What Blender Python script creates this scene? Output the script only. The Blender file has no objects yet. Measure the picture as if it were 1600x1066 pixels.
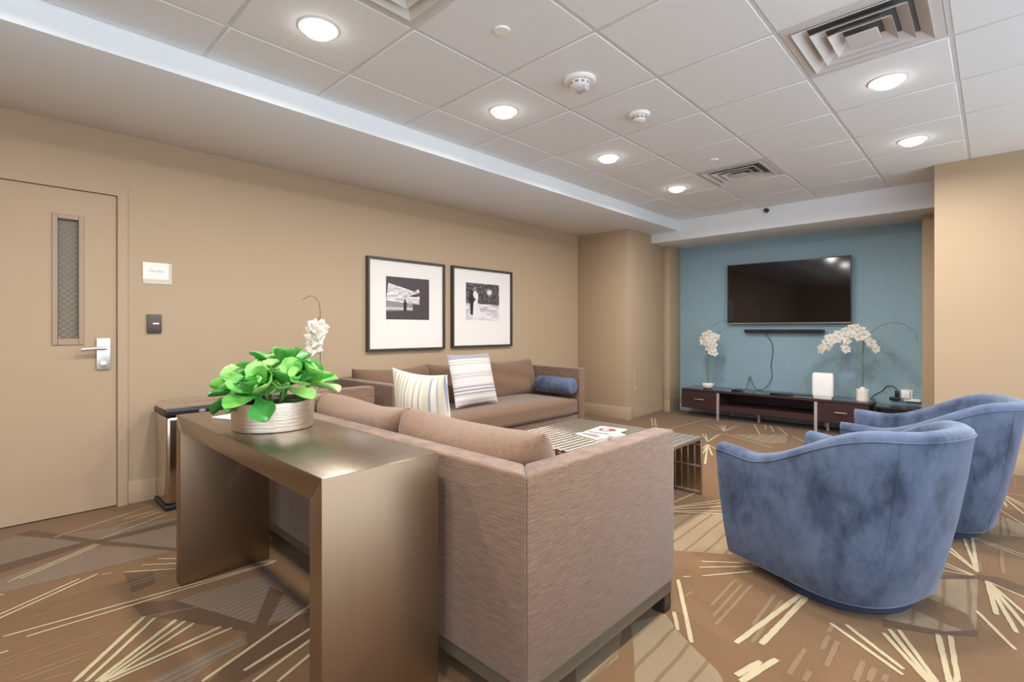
import bpy, bmesh, math, random
from mathutils import Vector, Matrix, Euler

# ------------------------------------------------------------------ camera, world, exposure
SC = bpy.context.scene
COL = SC.collection
PI = math.pi
random.seed(7)
cam_data = bpy.data.cameras.new('camera')
cam_data.sensor_width = 36.0
cam_data.lens = 788.667 * 36.0 / 1600.0
cam_data.shift_y = -17.6 / 1600.0
cam_data.clip_start = 0.05
cam = bpy.data.objects.new('camera', cam_data)
COL.objects.link(cam)
cam.location = (0, 0, 1.155)
cam.rotation_euler = (PI / 2, 0, 0.7628)
SC.camera = cam
world = bpy.data.worlds.new('world')
SC.world = world
world.use_nodes = True
world.node_tree.nodes['Background'].inputs[0].default_value = (0.83, 0.95, 1.07, 1)
world.node_tree.nodes['Background'].inputs[1].default_value = 2.25
SC.view_settings.view_transform = 'Standard'
SC.view_settings.look = 'None'
SC.view_settings.gamma = 1.0
SC.view_settings.use_curve_mapping = False
SC.view_settings.exposure = 0.48
LAMP_WATTS = 17.0
LAMP_COLOR = (1.0, 0.985, 0.96)
SC.cycles.max_bounces = 10
SC.cycles.diffuse_bounces = 6
SC.cycles.use_denoising = True
SC.cycles.sample_clamp_indirect = 6.0
SC.cycles.caustics_reflective = False
SC.cycles.caustics_refractive = False

# ------------------------------------------------------------------ room dimensions (metres)
XL, XR = -4.15, 2.0          # left and right walls
YF, YB = -2.6, 6.95          # wall behind the camera, blue wall
YC = 5.657                   # column face and tan wall on the right
ZC, ZS, ZB = 2.574, 2.442, 2.321   # tile ceiling, soffit, beam underside
XS = -2.973                  # soffit edge
YBEAM = 6.247
GX, GY, GT = -1.3704, 2.6182, 0.6096   # ceiling grid origin and module

# ------------------------------------------------------------------ helpers: materials
def lin(c):
    if isinstance(c, str):
        c = tuple(int(c[i:i + 2], 16) / 255 for i in (0, 2, 4))
    return tuple(v / 12.92 if v <= 0.04045 else ((v + 0.055) / 1.055) ** 2.4 for v in c) + (1.0,)

class NT:
    def __init__(self, name):
        self.m = bpy.data.materials.new(name)
        self.m.use_nodes = True
        self.t = self.m.node_tree
        self.b = self.t.nodes['Principled BSDF']
        self._tc = None
    def n(self, kind, **kw):
        nd = self.t.nodes.new(kind)
        for k, v in kw.items():
            setattr(nd, k, v)
        return nd
    def l(self, a, b):
        self.t.links.new(a, b)
    def coord(self, scale=(1, 1, 1), rot=(0, 0, 0)):
        if self._tc is None:
            self._tc = self.n('ShaderNodeTexCoord')
        mp = self.n('ShaderNodeMapping')
        mp.inputs['Scale'].default_value = scale
        mp.inputs['Rotation'].default_value = rot
        self.l(self._tc.outputs['Object'], mp.inputs['Vector'])
        return mp.outputs['Vector']
    def noise(self, scale, stretch=(1, 1, 1), detail=3.0, rough=0.55):
        nd = self.n('ShaderNodeTexNoise')
        nd.inputs['Scale'].default_value = scale
        nd.inputs['Detail'].default_value = detail
        nd.inputs['Roughness'].default_value = rough
        self.l(self.coord(stretch), nd.inputs['Vector'])
        return nd.outputs['Fac']
    def ramp(self, fac, stops, interp='LINEAR'):
        r = self.n('ShaderNodeValToRGB')
        r.color_ramp.interpolation = interp
        el = r.color_ramp.elements
        while len(el) > 1:
            el.remove(el[-1])
        el[0].position = stops[0][0]
        el[0].color = stops[0][1]
        for p, c in stops[1:]:
            e = el.new(p)
            e.color = c
        self.l(fac, r.inputs['Fac'])
        return r.outputs['Color']
    def mix(self, fac, a, b, mode='MIX'):
        x = self.n('ShaderNodeMix', data_type='RGBA', blend_type=mode)
        for sock, v in ((x.inputs[0], fac), (x.inputs[6], a), (x.inputs[7], b)):
            if hasattr(v, 'is_output'):
                self.l(v, sock)
            else:
                sock.default_value = v
        return x.outputs[2]
    def math(self, op, a, b=None, c=None):
        x = self.n('ShaderNodeMath', operation=op)
        for i, v in enumerate((a, b, c)):
            if v is None:
                continue
            if hasattr(v, 'is_output'):
                self.l(v, x.inputs[i])
            else:
                x.inputs[i].default_value = v
        return x.outputs[0]
    def bump(self, h, strength=0.3, dist=0.01):
        b = self.n('ShaderNodeBump')
        b.inputs['Strength'].default_value = strength
        b.inputs['Distance'].default_value = dist
        self.l(h, b.inputs['Height'])
        self.l(b.outputs['Normal'], self.b.inputs['Normal'])
    def set(self, color=None, rough=None, metal=None, spec=None, sheen=None, coat=None):
        if color is not None:
            if hasattr(color, 'is_output'):
                self.l(color, self.b.inputs['Base Color'])
            else:
                self.b.inputs['Base Color'].default_value = color
        for k, v in (('Roughness', rough), ('Metallic', metal), ('Specular IOR Level', spec),
                     ('Sheen Weight', sheen), ('Coat Weight', coat)):
            if v is None:
                continue
            if hasattr(v, 'is_output'):
                self.l(v, self.b.inputs[k])
            else:
                self.b.inputs[k].default_value = v
        return self

def shade(c, f):
    return tuple(min(1, v * f) for v in c[:3]) + (1.0,)

def plain(name, c, rough=0.5, metal=0.0, var=0.06, scale=30, spec=0.5, coat=0.0):
    k = NT(name)
    c = lin(c)
    k.set(k.mix(k.noise(scale), shade(c, 1 - var), shade(c, 1 + var)), rough, metal, spec, coat=coat)
    return k.m

def glow(name, c, strength):
    k = NT(name)
    k.set((0.8, 0.8, 0.8, 1), 0.5)
    k.b.inputs['Emission Color'].default_value = lin(c)
    k.b.inputs['Emission Strength'].default_value = strength
    return k.m

def fabric(name, c, streak=(22, 22, 260), amount=0.28, sheen=0.25):
    k = NT(name)
    c = lin(c)
    a = k.noise(1.0, streak, 3.0, 0.6)
    b = k.noise(260.0, (1, 1, 1), 1.0)
    h = k.math('ADD', k.math('MULTIPLY', a, 0.62), k.math('MULTIPLY', b, 0.38))
    col = k.ramp(h, [(0.33, shade(c, 1 - amount)), (0.5, c), (0.68, shade(c, 1 + amount * 1.2))])
    k.set(col, 0.95, 0.0, 0.15, sheen)
    k.bump(h, 0.35, 0.004)
    return k.m

def brushed(name, c, rough, stretch, amt=0.12, bump=0.05):
    k = NT(name)
    c = lin(c)
    a = k.noise(1.0, stretch, 4.0, 0.65)
    k.set(k.mix(a, shade(c, 1 - amt), shade(c, 1 + amt)), k.math('MULTIPLY_ADD', a, 0.14, rough - 0.07), 1.0)
    k.bump(a, bump, 0.002)
    return k.m

# ------------------------------------------------------------------ helpers: meshes
def bx(bm, x0, x1, y0, y1, z0, z1, bevel=0.0, seg=2, M=None):
    r = bmesh.ops.create_cube(bm, size=1.0)
    vs = r['verts']
    for v in vs:
        v.co = Vector(((x0 + x1) / 2 + v.co.x * (x1 - x0), (y0 + y1) / 2 + v.co.y * (y1 - y0),
                       (z0 + z1) / 2 + v.co.z * (z1 - z0)))
    if bevel > 0:
        es = list({e for v in vs for e in v.link_edges})
        o = bmesh.ops.bevel(bm, geom=es, offset=bevel, segments=seg, profile=0.5, affect='EDGES')
        vs = list({v for f in o['faces'] for v in f.verts} | {v for v in vs if v.is_valid})
    if M is not None:
        bmesh.ops.transform(bm, matrix=M, verts=[v for v in vs if v.is_valid])
    return vs

def prism(bm, pts, z0, z1, bevel=0.0, seg=2):
    lo = [bm.verts.new((x, y, z0)) for x, y in pts]
    hi = [bm.verts.new((x, y, z1)) for x, y in pts]
    n = len(pts)
    fs = [bm.faces.new(list(reversed(lo))), bm.faces.new(hi)]
    for i in range(n):
        fs.append(bm.faces.new((lo[i], lo[(i + 1) % n], hi[(i + 1) % n], hi[i])))
    bmesh.ops.recalc_face_normals(bm, faces=fs)
    if bevel > 0:
        es = list({e for f in fs for e in f.edges})
        bmesh.ops.bevel(bm, geom=es, offset=bevel, segments=seg, profile=0.5, affect='EDGES')

def lathe(bm, prof, n=32, M=None, sx=1.0, sy=1.0):
    rings = []
    for r, z in prof:
        if r < 1e-6:
            rings.append([bm.verts.new((0, 0, z))])
        else:
            rings.append([bm.verts.new((sx * r * math.cos(2 * PI * i / n), sy * r * math.sin(2 * PI * i / n), z)) for i in range(n)])
    fs = []
    for a, b in zip(rings, rings[1:]):
        for i in range(n):
            j = (i + 1) % n
            if len(a) == 1 and len(b) == 1:
                continue
            if len(a) == 1:
                fs.append(bm.faces.new((a[0], b[i], b[j])))
            elif len(b) == 1:
                fs.append(bm.faces.new((a[j], a[i], b[0])))
            else:
                fs.append(bm.faces.new((a[i], b[i], b[j], a[j])))
    bmesh.ops.recalc_face_normals(bm, faces=fs)
    if M is not None:
        bmesh.ops.transform(bm, matrix=M, verts=[v for r in rings for v in r])

def smooth_path(pts, n=8):
    P = [Vector(p) for p in pts]
    if len(P) < 3:
        return P
    out = []
    for i in range(len(P) - 1):
        p0 = P[max(i - 1, 0)]
        p1, p2 = P[i], P[i + 1]
        p3 = P[min(i + 2, len(P) - 1)]
        for k in range(n):
            t = k / n
            out.append(0.5 * ((2 * p1) + (p2 - p0) * t + (2 * p0 - 5 * p1 + 4 * p2 - p3) * t * t + (3 * p1 - p0 - 3 * p2 + p3) * t ** 3))
    out.append(P[-1])
    return out

def tube(bm, pts, r, n=8, smooth=True, r1=None):
    P = smooth_path(pts) if smooth else [Vector(p) for p in pts]
    up = Vector((0.13, 0.21, 0.97))
    rings = []
    for i, p in enumerate(P):
        d = (P[min(i + 1, len(P) - 1)] - P[max(i - 1, 0)]).normalized()
        a = d.cross(up)
        if a.length < 1e-3:
            a = d.cross(Vector((1, 0, 0)))
        a.normalize()
        b = d.cross(a)
        rr = r if r1 is None else r + (r1 - r) * i / (len(P) - 1)
        rings.append([bm.verts.new(p + rr * (math.cos(2 * PI * k / n) * a + math.sin(2 * PI * k / n) * b)) for k in range(n)])
    fs = [bm.faces.new(rings[0]), bm.faces.new(list(reversed(rings[-1])))]
    for a, b in zip(rings, rings[1:]):
        for k in range(n):
            fs.append(bm.faces.new((a[k], a[(k + 1) % n], b[(k + 1) % n], b[k])))
    bmesh.ops.recalc_face_normals(bm, faces=fs)

def cushion(bm, w, h, t, p=2.4, q=0.55, pinch=0.0, n=22, M=None, sag=0.0, seed=0, lump=0.0):
    """closed soft cushion in the XZ plane, thickness along Y"""
    rnd = random.Random(seed)
    ph = [rnd.uniform(0, 6.28) for _ in range(8)]
    def pos(u, v, s):
        f = max(0.0, (1 - abs(u) ** p) * (1 - abs(v) ** p)) ** q
        x = w / 2 * u * (1 - pinch * (1 - v * v))
        z = h / 2 * v * (1 - pinch * (1 - u * u))
        z -= sag * (1 - u * u) * max(0, v)
        l = lump * (math.sin(5 * u + ph[0] + 2 * v) + math.sin(7 * v + ph[1] - 3 * u)) * 0.5
        return Vector((x, s * (t / 2) * f * (1 + l) , z + lump * 0.02 * math.sin(4 * u + ph[2])))
    cs = [-math.cos(PI * i / n) for i in range(n + 1)]
    g = {}
    for s in (1, -1):
        for i, u in enumerate(cs):
            for j, v in enumerate(cs):
                edge = i in (0, n) or j in (0, n)
                if edge and s == -1:
                    g[s, i, j] = g[1, i, j]
                else:
                    g[s, i, j] = bm.verts.new(pos(u, v, s))
    fs = []
    for s in (1, -1):
        for i in range(n):
            for j in range(n):
                q4 = [g[s, i, j], g[s, i + 1, j], g[s, i + 1, j + 1], g[s, i, j + 1]]
                fs.append(bm.faces.new(q4 if s == -1 else list(reversed(q4))))
    bmesh.ops.recalc_face_normals(bm, faces=fs)
    if M is not None:
        bmesh.ops.transform(bm, matrix=M, verts=list({v for f in fs for v in f.verts}))

def softbox(bm, w, d, h, r=0.04, crown=0.02, n=14, M=None):
    """cushion box with rounded edges, crowned top, centred in x,y with base z=0"""
    t = bmesh.new()
    bx(t, -w / 2, w / 2, -d / 2, d / 2, 0, h)
    bmesh.ops.subdivide_edges(t, edges=t.edges[:], cuts=n, use_grid_fill=True)
    for v in t.verts:
        c = v.co
        core = Vector((max(-w / 2 + r, min(w / 2 - r, c.x)), max(-d / 2 + r, min(d / 2 - r, c.y)), max(r, min(h - r, c.z))))
        o = c - core
        if o.length > 1e-6:
            v.co = core + o.normalized() * r
        fx, fy = 1 - (2 * c.x / w) ** 4, 1 - (2 * c.y / d) ** 4
        v.co.z += crown * max(fx, 0) * max(fy, 0) * max(0, (2 * c.z / h - 1))
    vm = {v: bm.verts.new(v.co) for v in t.verts}
    for f in t.faces:
        bm.faces.new([vm[v] for v in f.verts])
    t.free()
    if M is not None:
        bmesh.ops.transform(bm, matrix=M, verts=list(vm.values()))

def obj(name, bm, mats, parent=None, loc=(0, 0, 0), rotz=0.0, angle=38):
    me = bpy.data.meshes.new(name)
    bm.normal_update()
    lim = math.radians(angle)
    for f in bm.faces:
        f.smooth = True
    for e in bm.edges:
        if len(e.link_faces) == 2 and e.calc_face_angle(0) > lim:
            e.smooth = False
    bm.to_mesh(me)
    bm.free()
    for m in (mats if isinstance(mats, (list, tuple)) else [mats]):
        me.materials.append(m)
    o = bpy.data.objects.new(name, me)
    COL.objects.link(o)
    o.location = loc
    o.rotation_euler = (0, 0, rotz)
    if parent is not None:
        o.parent = parent
    return o

def tag(o, label=None, cat=None, group=None, kind=None):
    if label: o['label'] = label
    if cat: o['category'] = cat
    if group: o['group'] = group
    if kind: o['kind'] = kind
    return o

def thing(name, label, cat, loc=(0, 0, 0), rotz=0.0, group=None):
    o = bpy.data.objects.new(name, None)
    o.empty_display_size = 0.1
    COL.objects.link(o)
    o.location = loc
    o.rotation_euler = (0, 0, rotz)
    return tag(o, label, cat, group)

def kids(o):
    return [c for c in COL.objects if c.parent == o]

def dup(root, loc=None, rotz=None, label=None, group=None):
    r = root.copy()
    COL.objects.link(r)
    if loc is not None: r.location = loc
    if rotz is not None: r.rotation_euler = (0, 0, rotz)
    if label: r['label'] = label
    if group: r['group'] = group
    for ch in kids(root):
        c = ch.copy()
        COL.objects.link(c)
        c.parent = r
        for g in kids(ch):
            d = g.copy()
            COL.objects.link(d)
            d.parent = c
    return r

def struct(name, bm, m, label, cat, angle=38):
    return tag(obj(name, bm, m, angle=angle), label, cat, kind='structure')

B = bmesh.new
def box(name, m, parent, *a, **k):
    b = B()
    bx(b, *a, **k)
    return obj(name, b, m, parent)

# ------------------------------------------------------------------ materials
def wall_paint(name, c):
    k = NT(name)
    c = lin(c)
    k.set(k.mix(k.noise(3.0, (1, 1, 1), 2), shade(c, 0.985), shade(c, 1.015)), 0.7, 0, 0.3)
    k.bump(k.noise(420, (1, 1, 1), 1), 0.06, 0.002)
    return k.m

M_WALL = wall_paint('tan wall paint', 'B1997D')
M_DOOR = wall_paint('tan door paint', 'B2997E')
M_WHITE = wall_paint('white ceiling paint', 'E9EDF0')
k = NT('ceiling tile')
c0 = lin('EEF3F6')
k.set(k.mix(k.noise(60, (1, 1, 1), 2), shade(c0, 0.97), shade(c0, 1.03)), 0.9, 0, 0.2)
k.bump(k.noise(500, (1, 1, 1), 2), 0.12, 0.002)
M_TILE = k.m
M_GRID = plain('ceiling grid', 'DDE0E2', 0.6)
M_VENT = plain('white painted vent', 'D8D6D4', 0.45)
M_VENTDARK = plain('dark vent throat', '6A6A6A', 0.7)

k = NT('blue herringbone wallpaper')
sep = k.n('ShaderNodeSeparateXYZ')
k.l(k.coord(), sep.inputs[0])
tri = k.math('PINGPONG', sep.outputs['X'], 0.035)
zz = k.math('ADD', sep.outputs['Z'], k.math('MULTIPLY', tri, 0.8))
w = k.math('SINE', k.math('MULTIPLY', zz, 2 * PI / 0.028))
h = k.math('MULTIPLY_ADD', w, 0.5, 0.5)
k.set(k.mix(h, lin('7F9DA9'), lin('97B0BA')), 0.55, 0, 0.35)
k.bump(h, 0.35, 0.004)
M_BLUE = k.m

# carpet
def carpet(name, c, amt=0.16, stripes=None):
    k = NT(name)
    c = lin(c)
    a = k.noise(380, (1, 1, 1), 2)
    b = k.noise(2.2, (1, 1, 1), 3)
    col = k.mix(a, shade(c, 1 - amt), shade(c, 1 + amt))
    col = k.mix(k.math('MULTIPLY', b, 0.35), col, shade(c, 0.78))
    if stripes:
        rot, period, dark, cut = stripes
        sp = k.n('ShaderNodeSeparateXYZ')
        k.l(k.coord(rot=(0, 0, rot)), sp.inputs[0])
        s = k.math('SINE', k.math('MULTIPLY', k.math('ADD', sp.outputs['Y'], k.math('MULTIPLY', k.noise(4, (1, 1, 1), 1), 0.02)), 2 * PI / period))
        s = k.math('GREATER_THAN', s, cut)
        col = k.mix(k.math('MULTIPLY', s, 0.7), col, shade(lin(dark), 1))
    k.set(col, 0.95, 0, 0.1, 0.15)
    k.bump(a, 0.5, 0.004)
    return k.m
M_CARPET = [carpet('carpet brown', '785838'), carpet('carpet cream line', 'BDAB87', 0.08), carpet('carpet tan line', '886C4F'),
            carpet('carpet pale patch', '917A5D', 0.14, (1.54, 0.085, '70563B', 0.86)), carpet('carpet grey patch', '816D58', 0.14, (1.42, 0.03, '66503A', 0.6)),
            carpet('carpet dark band', '5E442B')]

M_SOFA = fabric('brown tweed upholstery', '735A49', (15, 15, 330), 0.4)
M_SOFACUSH = fabric('brown cushion tweed', '755A46', (60, 60, 60), 0.16)
M_RAIL = plain('dark olive wood rail', '5C5142', 0.45)
M_BLACKLEG = plain('black wood leg', '2C2523', 0.35)
M_STEEL = brushed('warm brushed steel', '9A846D', 0.44, (300, 300, 3), 0.05, 0.03)
M_STEELTOP = brushed('warm brushed steel top', '9F9180', 0.29, (5, 400, 400), 0.04, 0.02)
M_CHROME = plain('satin steel', 'E2DFDB', 0.38, 0.85, 0.03)
M_BIN = brushed('stainless bin shell', 'CDC3B8', 0.16, (6, 6, 300), 0.05, 0.02)
M_BLACKPL = plain('black plastic', '232224', 0.35)
M_DARKGREY = plain('dark grey plastic', '3C3A3C', 0.4)
M_WHITEPL = plain('white plastic', 'FAF8F4', 0.35, var=0.02)
M_LAMPTRIM = plain('white lamp trim', 'ECEAE6', 0.4, var=0.02)
M_LAMP = glow('lamp diffuser', 'FFFAF2', 10.0)
k = NT('blue velvet')
n1 = k.noise(5.2, (1.0, 1.0, 0.7), 7, 0.66)
n2 = k.noise(13, (1, 1, 0.6), 4, 0.6)
hh = k.math('ADD', k.math('MULTIPLY', n1, 0.72), k.math('MULTIPLY', n2, 0.28))
k.set(k.ramp(hh, [(0.38, lin('323B4D')), (0.46, lin('444F64')), (0.51, lin('4F5A70')), (0.64, lin('5D687F'))]), 0.85, 0, 0.2, 0.6)
k.b.inputs['Sheen Tint'].default_value = lin('C4CADD')
k.b.inputs['Sheen Roughness'].default_value = 0.4
k.bump(k.noise(300, (1, 1, 1), 1), 0.1, 0.002)
M_VELVET = k.m
M_VELVETDARK = plain('dark navy base velvet', '2A3048', 0.8)
M_ESPRESSO = NT('dark espresso wood')
_k = M_ESPRESSO
_k.set(_k.mix(_k.noise(1.0, (6, 40, 160), 4), lin('2F1C1D'), lin('4C3030')), 0.35, 0, 0.5)
M_ESPRESSO = _k.m
M_TOPWOOD = plain('glossy dark stand top', '3D3033', 0.18, coat=0.4)
M_SCREEN = plain('black glass screen', '120E0F', 0.08, spec=0.6)
M_FRAME = plain('dark bronze frame', '3F352E', 0.4)
M_MAT = plain('white mat board', 'E4DED7', 0.8, var=0.01)
M_PETAL = plain('white orchid petal', 'FCF8F0', 0.6, var=0.03)
M_LIP = plain('pale yellow orchid lip', 'E3D3A8', 0.6)
M_STEM = plain('green stem', '5E7350', 0.6)
M_TWIG = plain('dark twig', '5A5046', 0.7)
M_CERAMIC = plain('white ceramic', 'EEE8DC', 0.3, var=0.02)
M_PEBBLE = plain('white pebble fill', 'EFEBE2', 0.8, scale=120, var=0.1)
k = NT('succulent leaf')
lf = k.noise(9, (1, 1, 1), 2)
oi = k.n('ShaderNodeObjectInfo')
k.set(k.ramp(lf, [(0.3, lin('3E8C32')), (0.5, lin('5DA843')), (0.68, lin('97CB64'))]), 0.4, 0, 0.5)
k.b.inputs['Subsurface Weight'].default_value = 0.08
k.b.inputs['Subsurface Radius'].default_value = (0.02, 0.03, 0.01)
M_LEAF = k.m
M_LEAFDEEP = plain('deep green leaf', '3F8A3A', 0.42, var=0.2, scale=14)
M_LEAFPALE = plain('pale green leaf', 'A5D67A', 0.4, var=0.15, scale=12)

# carpet pattern on the floor, in metres: x0, y0, x1, y1, width
CREAM = [
    (-3.775, 0.269, -3.992, 0.761, 0.008), (-3.831, 0.592, -3.873, 0.766, 0.008), (-3.724, 0.531, -3.821, 0.774, 0.008),
    (-3.563, 0.44, -3.741, 0.788, 0.009), (-3.265, 0.075, -3.499, 0.418, 0.01), (-3.261, 0.115, -3.477, 0.43, 0.01),
    (-2.897, 0.016, -3.064, 0.307, 0.012), (-2.86, 0.016, -3.063, 0.372, 0.012), (-3.042, 0.385, -3.022, 0.421, 0.008),
    (-2.994, 0.461, -2.813, 0.697, 0.009), (-3.024, 0.536, -2.869, 0.711, 0.009), (-3.045, 0.606, -2.926, 0.725, 0.009),
    (-2.693, 0.05, -2.588, 1.006, 0.011), (-2.631, 0.109, -2.581, 0.989, 0.011), (-2.674, 0.886, -2.593, 1.008, 0.011),
    (-2.181, 0.204, -2.471, 0.445, 0.018), (-2.153, 0.231, -2.431, 0.473, 0.015), (-2.129, 0.254, -2.353, 0.528, 0.018),
    (-2.119, 0.263, -2.316, 0.55, 0.014), (-2.11, 0.272, -2.275, 0.571, 0.014), (-2.112, 0.257, -2.172, 0.636, 0.015),
    (-2.098, 0.283, -2.134, 0.664, 0.012), (-1.878, 0.494, -2.074, 0.953, 0.014), (-1.836, 0.608, -1.91, 0.878, 0.014),
    (-1.757, 0.609, -1.842, 0.846, 0.014), (-1.698, 0.666, -1.762, 0.81, 0.014), (-2.563, 0.031, -2.562, 0.061, 0.01),
    (-3.145, 0.028, -3.118, 0.061, 0.009), (-1.056, 2.214, -0.807, 1.803, 0.017), (-0.948, 1.949, -0.878, 1.841, 0.015),
    (-1.051, 2.254, -1.028, 2.282, 0.009), (-1.054, 2.468, -0.909, 2.589, 0.01), (-1.035, 2.401, -0.864, 2.575, 0.01),
    (-0.99, 2.325, -0.834, 2.537, 0.01), (-0.688, 1.913, -0.603, 2.503, 0.022), (-0.619, 1.97, -0.585, 2.463, 0.024),
    (-0.623, 1.734, -0.588, 1.866, 0.024), (-0.602, 1.713, -0.551, 1.918, 0.024), (-0.467, 2.3, -0.22, 2.122, 0.017),
    (-0.42, 2.33, -0.223, 2.158, 0.017), (-0.306, 2.364, -0.151, 2.131, 0.017), (-0.293, 2.409, -0.144, 2.138, 0.018),
    (-0.266, 2.429, -0.133, 2.148, 0.016), (-0.155, 2.496, -0.105, 2.175, 0.019), (-0.12, 2.517, -0.087, 2.211, 0.017),
    (-0.089, 2.268, -0.092, 2.192, 0.014), (-0.251, 3.633, -0.057, 3.264, 0.012), (-0.192, 3.582, -0.057, 3.27, 0.012),
    (-0.127, 3.779, -0.062, 3.286, 0.014), (-0.092, 3.84, -0.059, 3.269, 0.015), (-0.246, 3.321, -0.069, 3.213, 0.012),
    (-0.259, 3.253, -0.069, 3.213, 0.012), (-0.25, 3.148, -0.077, 3.206, 0.011), (-0.024, 3.18, 0.007, 2.833, 0.019),
    (-0.024, 3.18, 0.062, 2.716, 0.017), (-0.024, 3.18, 0.1, 2.753, 0.017), (-0.024, 3.18, 0.105, 2.886, 0.015),
    (-0.024, 3.18, 0.108, 3.087, 0.009), (-0.054, 2.815, 0.055, 2.568, 0.014), (-0.116, 3.817, 0.134, 3.669, 0.009),
    (-0.097, 3.78, 0.132, 3.626, 0.009), (0.007, 5.009, 0.171, 4.966, 0.009), (0.007, 5.009, 0.162, 4.697, 0.011),
    (0.007, 5.009, 0.159, 4.622, 0.011), (0.007, 5.009, 0.152, 4.422, 0.011), (0.007, 5.009, 0.058, 4.61, 0.013),
    (0.007, 5.009, 0.004, 4.733, 0.014), (-0.043, 4.654, 0.145, 4.207, 0.01), (-1.568, 2.978, -1.314, 3.499, 0.012),
    (-1.566, 2.974, -1.292, 3.44, 0.012), (-1.562, 2.967, -1.263, 3.363, 0.012), (-1.556, 2.956, -1.228, 3.27, 0.012),
    (-1.554, 2.952, -1.208, 3.216, 0.012), (-1.56, 3.069, -1.527, 3.489, 0.01), (-2.135, 5.151, -2.34, 5.503, 0.013),
    (-2.135, 5.151, -2.314, 5.528, 0.01), (-2.135, 5.151, -2.187, 5.649, 0.013), (-2.135, 5.151, -2.205, 5.584, 0.01),
    (-2.086, 5.033, -1.796, 4.276, 0.018), (-2.086, 5.033, -1.87, 4.614, 0.018), (-2.086, 5.033, -2.047, 4.798, 0.015),
    (-2.086, 5.033, -1.95, 4.891, 0.015), (-2.086, 5.033, -1.962, 4.628, 0.015), (-2.222, 5.817, -2.562, 6.044, 0.013),
    (-2.222, 5.817, -2.446, 6.155, 0.011), (-2.222, 5.817, -2.401, 6.163, 0.011), (-2.222, 5.817, -2.378, 6.185, 0.011),
    (-2.222, 5.817, -2.352, 6.21, 0.011), (-2.222, 5.817, -2.256, 6.278, 0.011), (-2.222, 5.817, -2.21, 6.265, 0.011),
    (-2.741, 5.394, -2.678, 6.501, 0.012), (-2.171, 5.665, -1.57, 5.33, 0.014), (-2.124, 6.499, -1.868, 5.905, 0.015),
    (-2.025, 6.594, -1.919, 6.264, 0.013), (-1.962, 6.559, -1.803, 6.166, 0.013), (-1.862, 6.517, -1.637, 6.078, 0.014),
    (-1.575, 6.043, -1.351, 5.76, 0.012), (-3.227, 6.005, -2.959, 5.537, 0.017), (-3.197, 6.034, -2.904, 5.513, 0.017),
]
TAN = [
    (-2.79, 0.13, -2.823, 0.595, 0.009), (-2.824, 0.188, -2.853, 0.601, 0.009), (-2.504, 0.039, -2.513, 0.205, 0.009),
    (-2.461, 0.23, -2.47, 0.336, 0.009), (-2.43, 0.131, -2.442, 0.317, 0.009), (-2.343, 0.056, -2.348, 0.266, 0.01),
    (-2.314, 0.083, -2.318, 0.249, 0.01), (-2.465, 0.038, -2.463, 0.084, 0.009), (-2.265, 0.13, -2.247, 0.205, 0.009),
    (-2.446, 0.359, -2.431, 0.512, 0.008), (-2.492, 0.396, -2.392, 0.622, 0.008), (-2.413, 0.335, -2.414, 0.46, 0.008),
    (-0.856, 2.095, -0.864, 2.397, 0.014), (-0.819, 2.036, -0.827, 2.37, 0.014), (-0.788, 1.977, -0.793, 2.403, 0.014),
    (-0.966, 2.091, -0.963, 2.158, 0.012), (-0.682, 2.074, -0.692, 2.386, 0.016), (-0.646, 1.953, -0.654, 2.36, 0.016),
    (-0.45, 2.091, -0.452, 2.204, 0.018), (-0.457, 2.228, -0.458, 2.287, 0.018), (-0.417, 1.993, -0.42, 2.187, 0.018),
    (-0.498, 1.861, -0.495, 2.053, 0.018), (-0.452, 1.861, -0.45, 1.93, 0.018), (-0.33, 1.978, -0.33, 2.116, 0.02),
    (-0.298, 2.008, -0.296, 2.101, 0.02), (-0.264, 2.041, -0.261, 2.088, 0.02), (0.026, 3.665, 0.03, 3.338, 0.016),
    (-0.055, 3.425, -0.047, 3.284, 0.012), (0.027, 3.67, 0.027, 3.482, 0.012), (0.107, 5.542, 0.114, 5.249, 0.009),
]
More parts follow.
